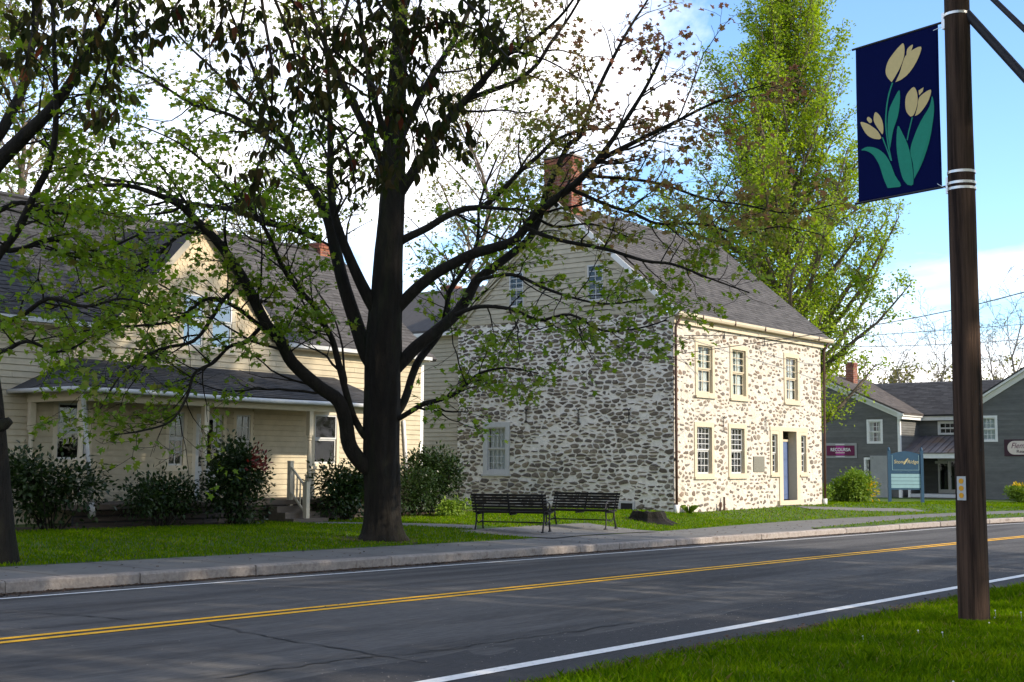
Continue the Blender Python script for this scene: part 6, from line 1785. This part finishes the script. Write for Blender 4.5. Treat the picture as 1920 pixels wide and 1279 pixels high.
for v in range(8):
    q = np.array([[0, 0, 0.0]]); 
    ws_ = (0.75, 0.9, 1.0, 0.8, 1.05, 0.7, 0.95, 0.85)[v]
    outl = [(x * ws_, y) for x, y in [(0, 0), (0.13, 0.12), (0.22, 0.32), (0.235, 0.52), (0.13, 0.80), (0, 1.0), (-0.12, 0.80), (-0.225, 0.52), (-0.22, 0.32), (-0.13, 0.12)]]
    curl = 0.10 + 0.05 * (v % 4); wv = 0.03 * math.sin(v * 2.1)
    Vv = [(x, y, abs(x) * curl * 2 - 0.35 * curl * y * y + wv * math.sin(y * 6) * (1 if x > 0 else -1)) for x, y in outl]
    mid = [(0, 0.34, -0.02), (0, 0.66, -0.04 - 0.1 * curl)]
    me = MB().add(Vv + mid, [(0, 1, 10), (1, 2, 10), (2, 3, 11, 10), (3, 4, 11), (4, 5, 11), (5, 6, 11), (6, 7, 11), (7, 8, 10, 11), (8, 9, 10), (9, 0, 10)]).mesh('leaf_shape', smooth=True)
    me.materials.append(M['dark_leaf'])
    at_ = me.attributes.new('tone', 'FLOAT', 'FACE'); at_.data.foreach_set('value', np.full(len(me.polygons), (0.0, 0.1, 0.0, 0.5, 0.15, 0.0, 0.8, 0.25)[v], dtype=np.float32))
    LEAF_ME.append(me)
order = list(range(len(Lp))); rr_.shuffle(order)
joined = MB()
for c_, i in enumerate(order):
    y = Ld[i]; x = y.cross(Ln_[i]).normalized(); z = x.cross(y)
    sz = rr_.uniform(0.05, 0.11)
    Mx = Matrix.Translation(Lp[i]) @ Matrix((x, y, z)).transposed().to_4x4() @ Matrix.Scale(sz, 4)
    me = LEAF_ME[rr_.randrange(8)]
    if c_ < 300:
        o = bpy.data.objects.new('leaf', me); COL.objects.link(o)
        o.matrix_world = Mx; o.parent = nt_.root; o.matrix_parent_inverse = Matrix.Translation(-base_of(nt_.root))
    else:
        joined.add([Mx @ v.co for v in me.vertices], [tuple(p.vertices) for p in me.polygons], rr_.random() * 0.99 + 0.004)
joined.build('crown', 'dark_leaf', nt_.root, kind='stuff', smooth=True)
nt_.finish(0, 0)

# ================================================================== SHRUBS
def shrub(name, label, c, rx, ry, h, n, size, leaf, seed, tone=None, shape=LEAF6, lumps=7, cat='shrub', group=None, stems=14, hollow=0.55):
    R = np.random.default_rng(seed); rr = random.Random(seed)
    z0 = lawn_at(c[0], c[1])
    root = thing(name, label, cat, (c[0], c[1], z0), group)
    cl = [(rr.uniform(-0.55, 0.55) * rx, rr.uniform(-0.55, 0.55) * ry, rr.uniform(0.32, 0.74) * h, rr.uniform(0.34, 0.55)) for _ in range(lumps)] + [(0, 0, 0.45 * h, 0.75)]
    mb = MB()
    for k in range(stems):
        l = cl[k % len(cl)]
        mb.tube([Vector((c[0] + l[0] * 0.25, c[1] + l[1] * 0.25, z0 - 0.03)), Vector((c[0] + l[0] * 0.6 + rr.gauss(0, .06), c[1] + l[1] * 0.6 + rr.gauss(0, .06), z0 + l[2] * 0.5)), Vector((c[0] + l[0] + rr.gauss(0, .1), c[1] + l[1] + rr.gauss(0, .1), z0 + l[2] + 0.1))], [0.02, 0.014, 0.006], 5, caps=False)
    mb.build('stems', 'bark', root, kind='stuff')
    idx = R.integers(0, len(cl), n)
    C = np.array(cl)[idx]
    d = R.normal(0, 1, (n, 3)); d /= np.linalg.norm(d, axis=1, keepdims=True)
    rad = (hollow + (1 - hollow) * R.random(n) ** 0.6)[:, None] * R.uniform(0.55, 1.38, n)[:, None]
    P = np.stack([C[:, 0] + d[:, 0] * rad[:, 0] * rx * C[:, 3], C[:, 1] + d[:, 1] * rad[:, 0] * ry * C[:, 3], C[:, 2] + d[:, 2] * rad[:, 0] * h * 0.55 * C[:, 3] * 1.2], 1)
    k = P[:, 2] > 0.02
    P, d, C = P[k], d[k], C[k]; n = len(P)
    W = P + np.array([c[0], c[1], z0])
    D = d + R.normal(0, 0.5, (n, 3)); N = d * 0.6 + R.normal(0, 0.4, (n, 3)); N[:, 2] += 0.9
    tn = np.zeros(n) if tone is None else np.array([tone(p) for p in P]) * (R.random(n) < 0.75)
    V = leaf_arrays(W, D, N, size * R.uniform(0.6, 1.2, n), shape)
    link('foliage', np_mesh('foliage', V, len(shape), {'rnd': R.random(n), 'tone': tn}), M[leaf], root, kind='stuff')
    return root
def spot(px, Y):
    return (gy(px, 940, Y).x, Y)
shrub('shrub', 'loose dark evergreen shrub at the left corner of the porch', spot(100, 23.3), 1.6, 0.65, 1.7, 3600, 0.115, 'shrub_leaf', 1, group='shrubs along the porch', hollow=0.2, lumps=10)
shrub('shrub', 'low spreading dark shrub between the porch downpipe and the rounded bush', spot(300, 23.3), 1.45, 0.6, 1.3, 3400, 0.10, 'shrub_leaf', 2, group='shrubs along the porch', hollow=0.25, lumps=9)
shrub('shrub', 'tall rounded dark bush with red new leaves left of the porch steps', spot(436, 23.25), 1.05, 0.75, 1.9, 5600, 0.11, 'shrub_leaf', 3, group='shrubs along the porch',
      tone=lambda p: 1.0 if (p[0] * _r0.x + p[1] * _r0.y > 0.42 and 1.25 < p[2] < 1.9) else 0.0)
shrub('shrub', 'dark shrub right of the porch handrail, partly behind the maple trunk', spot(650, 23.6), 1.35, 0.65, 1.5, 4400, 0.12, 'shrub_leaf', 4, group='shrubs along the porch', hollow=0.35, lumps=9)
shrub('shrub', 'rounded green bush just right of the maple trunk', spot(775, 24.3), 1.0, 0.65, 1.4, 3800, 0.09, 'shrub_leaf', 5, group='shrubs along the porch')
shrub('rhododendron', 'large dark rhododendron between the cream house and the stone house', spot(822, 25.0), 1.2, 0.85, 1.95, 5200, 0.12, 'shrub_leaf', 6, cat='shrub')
shrub('perennial_clump', 'low bright green plants at the foot of the rhododendron', spot(848, 23.4), 0.75, 0.35, 0.5, 1200, 0.10, 'shrub_bright', 7, cat='plant', stems=8)
shrub('forsythia', 'rounded bush with yellow flowers between the stone house and the blue sign', (49.75, 21.3), 1.05, 1.0, 1.25, 5200, 0.13, 'shrub_bright', 8, cat='shrub', hollow=0.5,
      tone=lambda p: 1.0 if (p[0] * _r0.x + p[1] * _r0.y) > 0.45 + 0.5 * abs(p[2] - 0.7) * 0.3 and math.sin(p[0] * 9) * math.sin(p[1] * 8 + p[2] * 7) > -0.1 else 0.0)
shrub('shrub', 'green bush behind the yellow-flowered one', (50.9, 21.6), 0.9, 0.8, 1.35, 2600, 0.12, 'shrub_bright', 9)
shrub('shrub', 'small leafy shrub at the right-hand downpipe of the stone house', (46.7, 21.5), 0.7, 0.5, 0.7, 1400, 0.11, 'shrub_bright', 10)
p = gx(1915, 930, 66); shrub('shrub', 'yellow-green bush at the right edge of the photo below the shop sign', (p.x, p.y), 1.0, 0.9, 0.95, 2200, 0.13, 'shrub_bright', 11, tone=lambda q: 1.0 if q[2] > 0.8 else 0.0)
for k, (u, lab) in enumerate(((0.42, 'tuft of strap leaves at the foot of the left downpipe'),)):
    q = FRONT.p(u, 0, 0.3)
    t = Tree('daylily', lab, (q.x, q.y, lawn_at(q.x, q.y)), 'shrub_leaf', 'shrub_bright', 'plant', seed=3)
    mb = MB()
    for j in range(26):
        a = t.r.uniform(0, 6.28); l = t.r.uniform(0.18, 0.36); z0 = lawn_at(q.x, q.y)
        o_ = Vector((math.cos(a), math.sin(a), 0)); s_ = Vector((-o_.y, o_.x, 0)) * 0.012
        A = Vector((q.x, q.y, z0)) + o_ * 0.03; B = A + o_ * l * 0.35 + Vector((0, 0, l * 0.8)); C = A + o_ * l * 0.85 + Vector((0, 0, l * 0.75))
        mb.add([A - s_, A + s_, B + s_, C, B - s_], [(0, 1, 2, 3, 4)], t.r.random())
    mb.build('leaves', 'shrub_bright', t.root, kind='stuff')
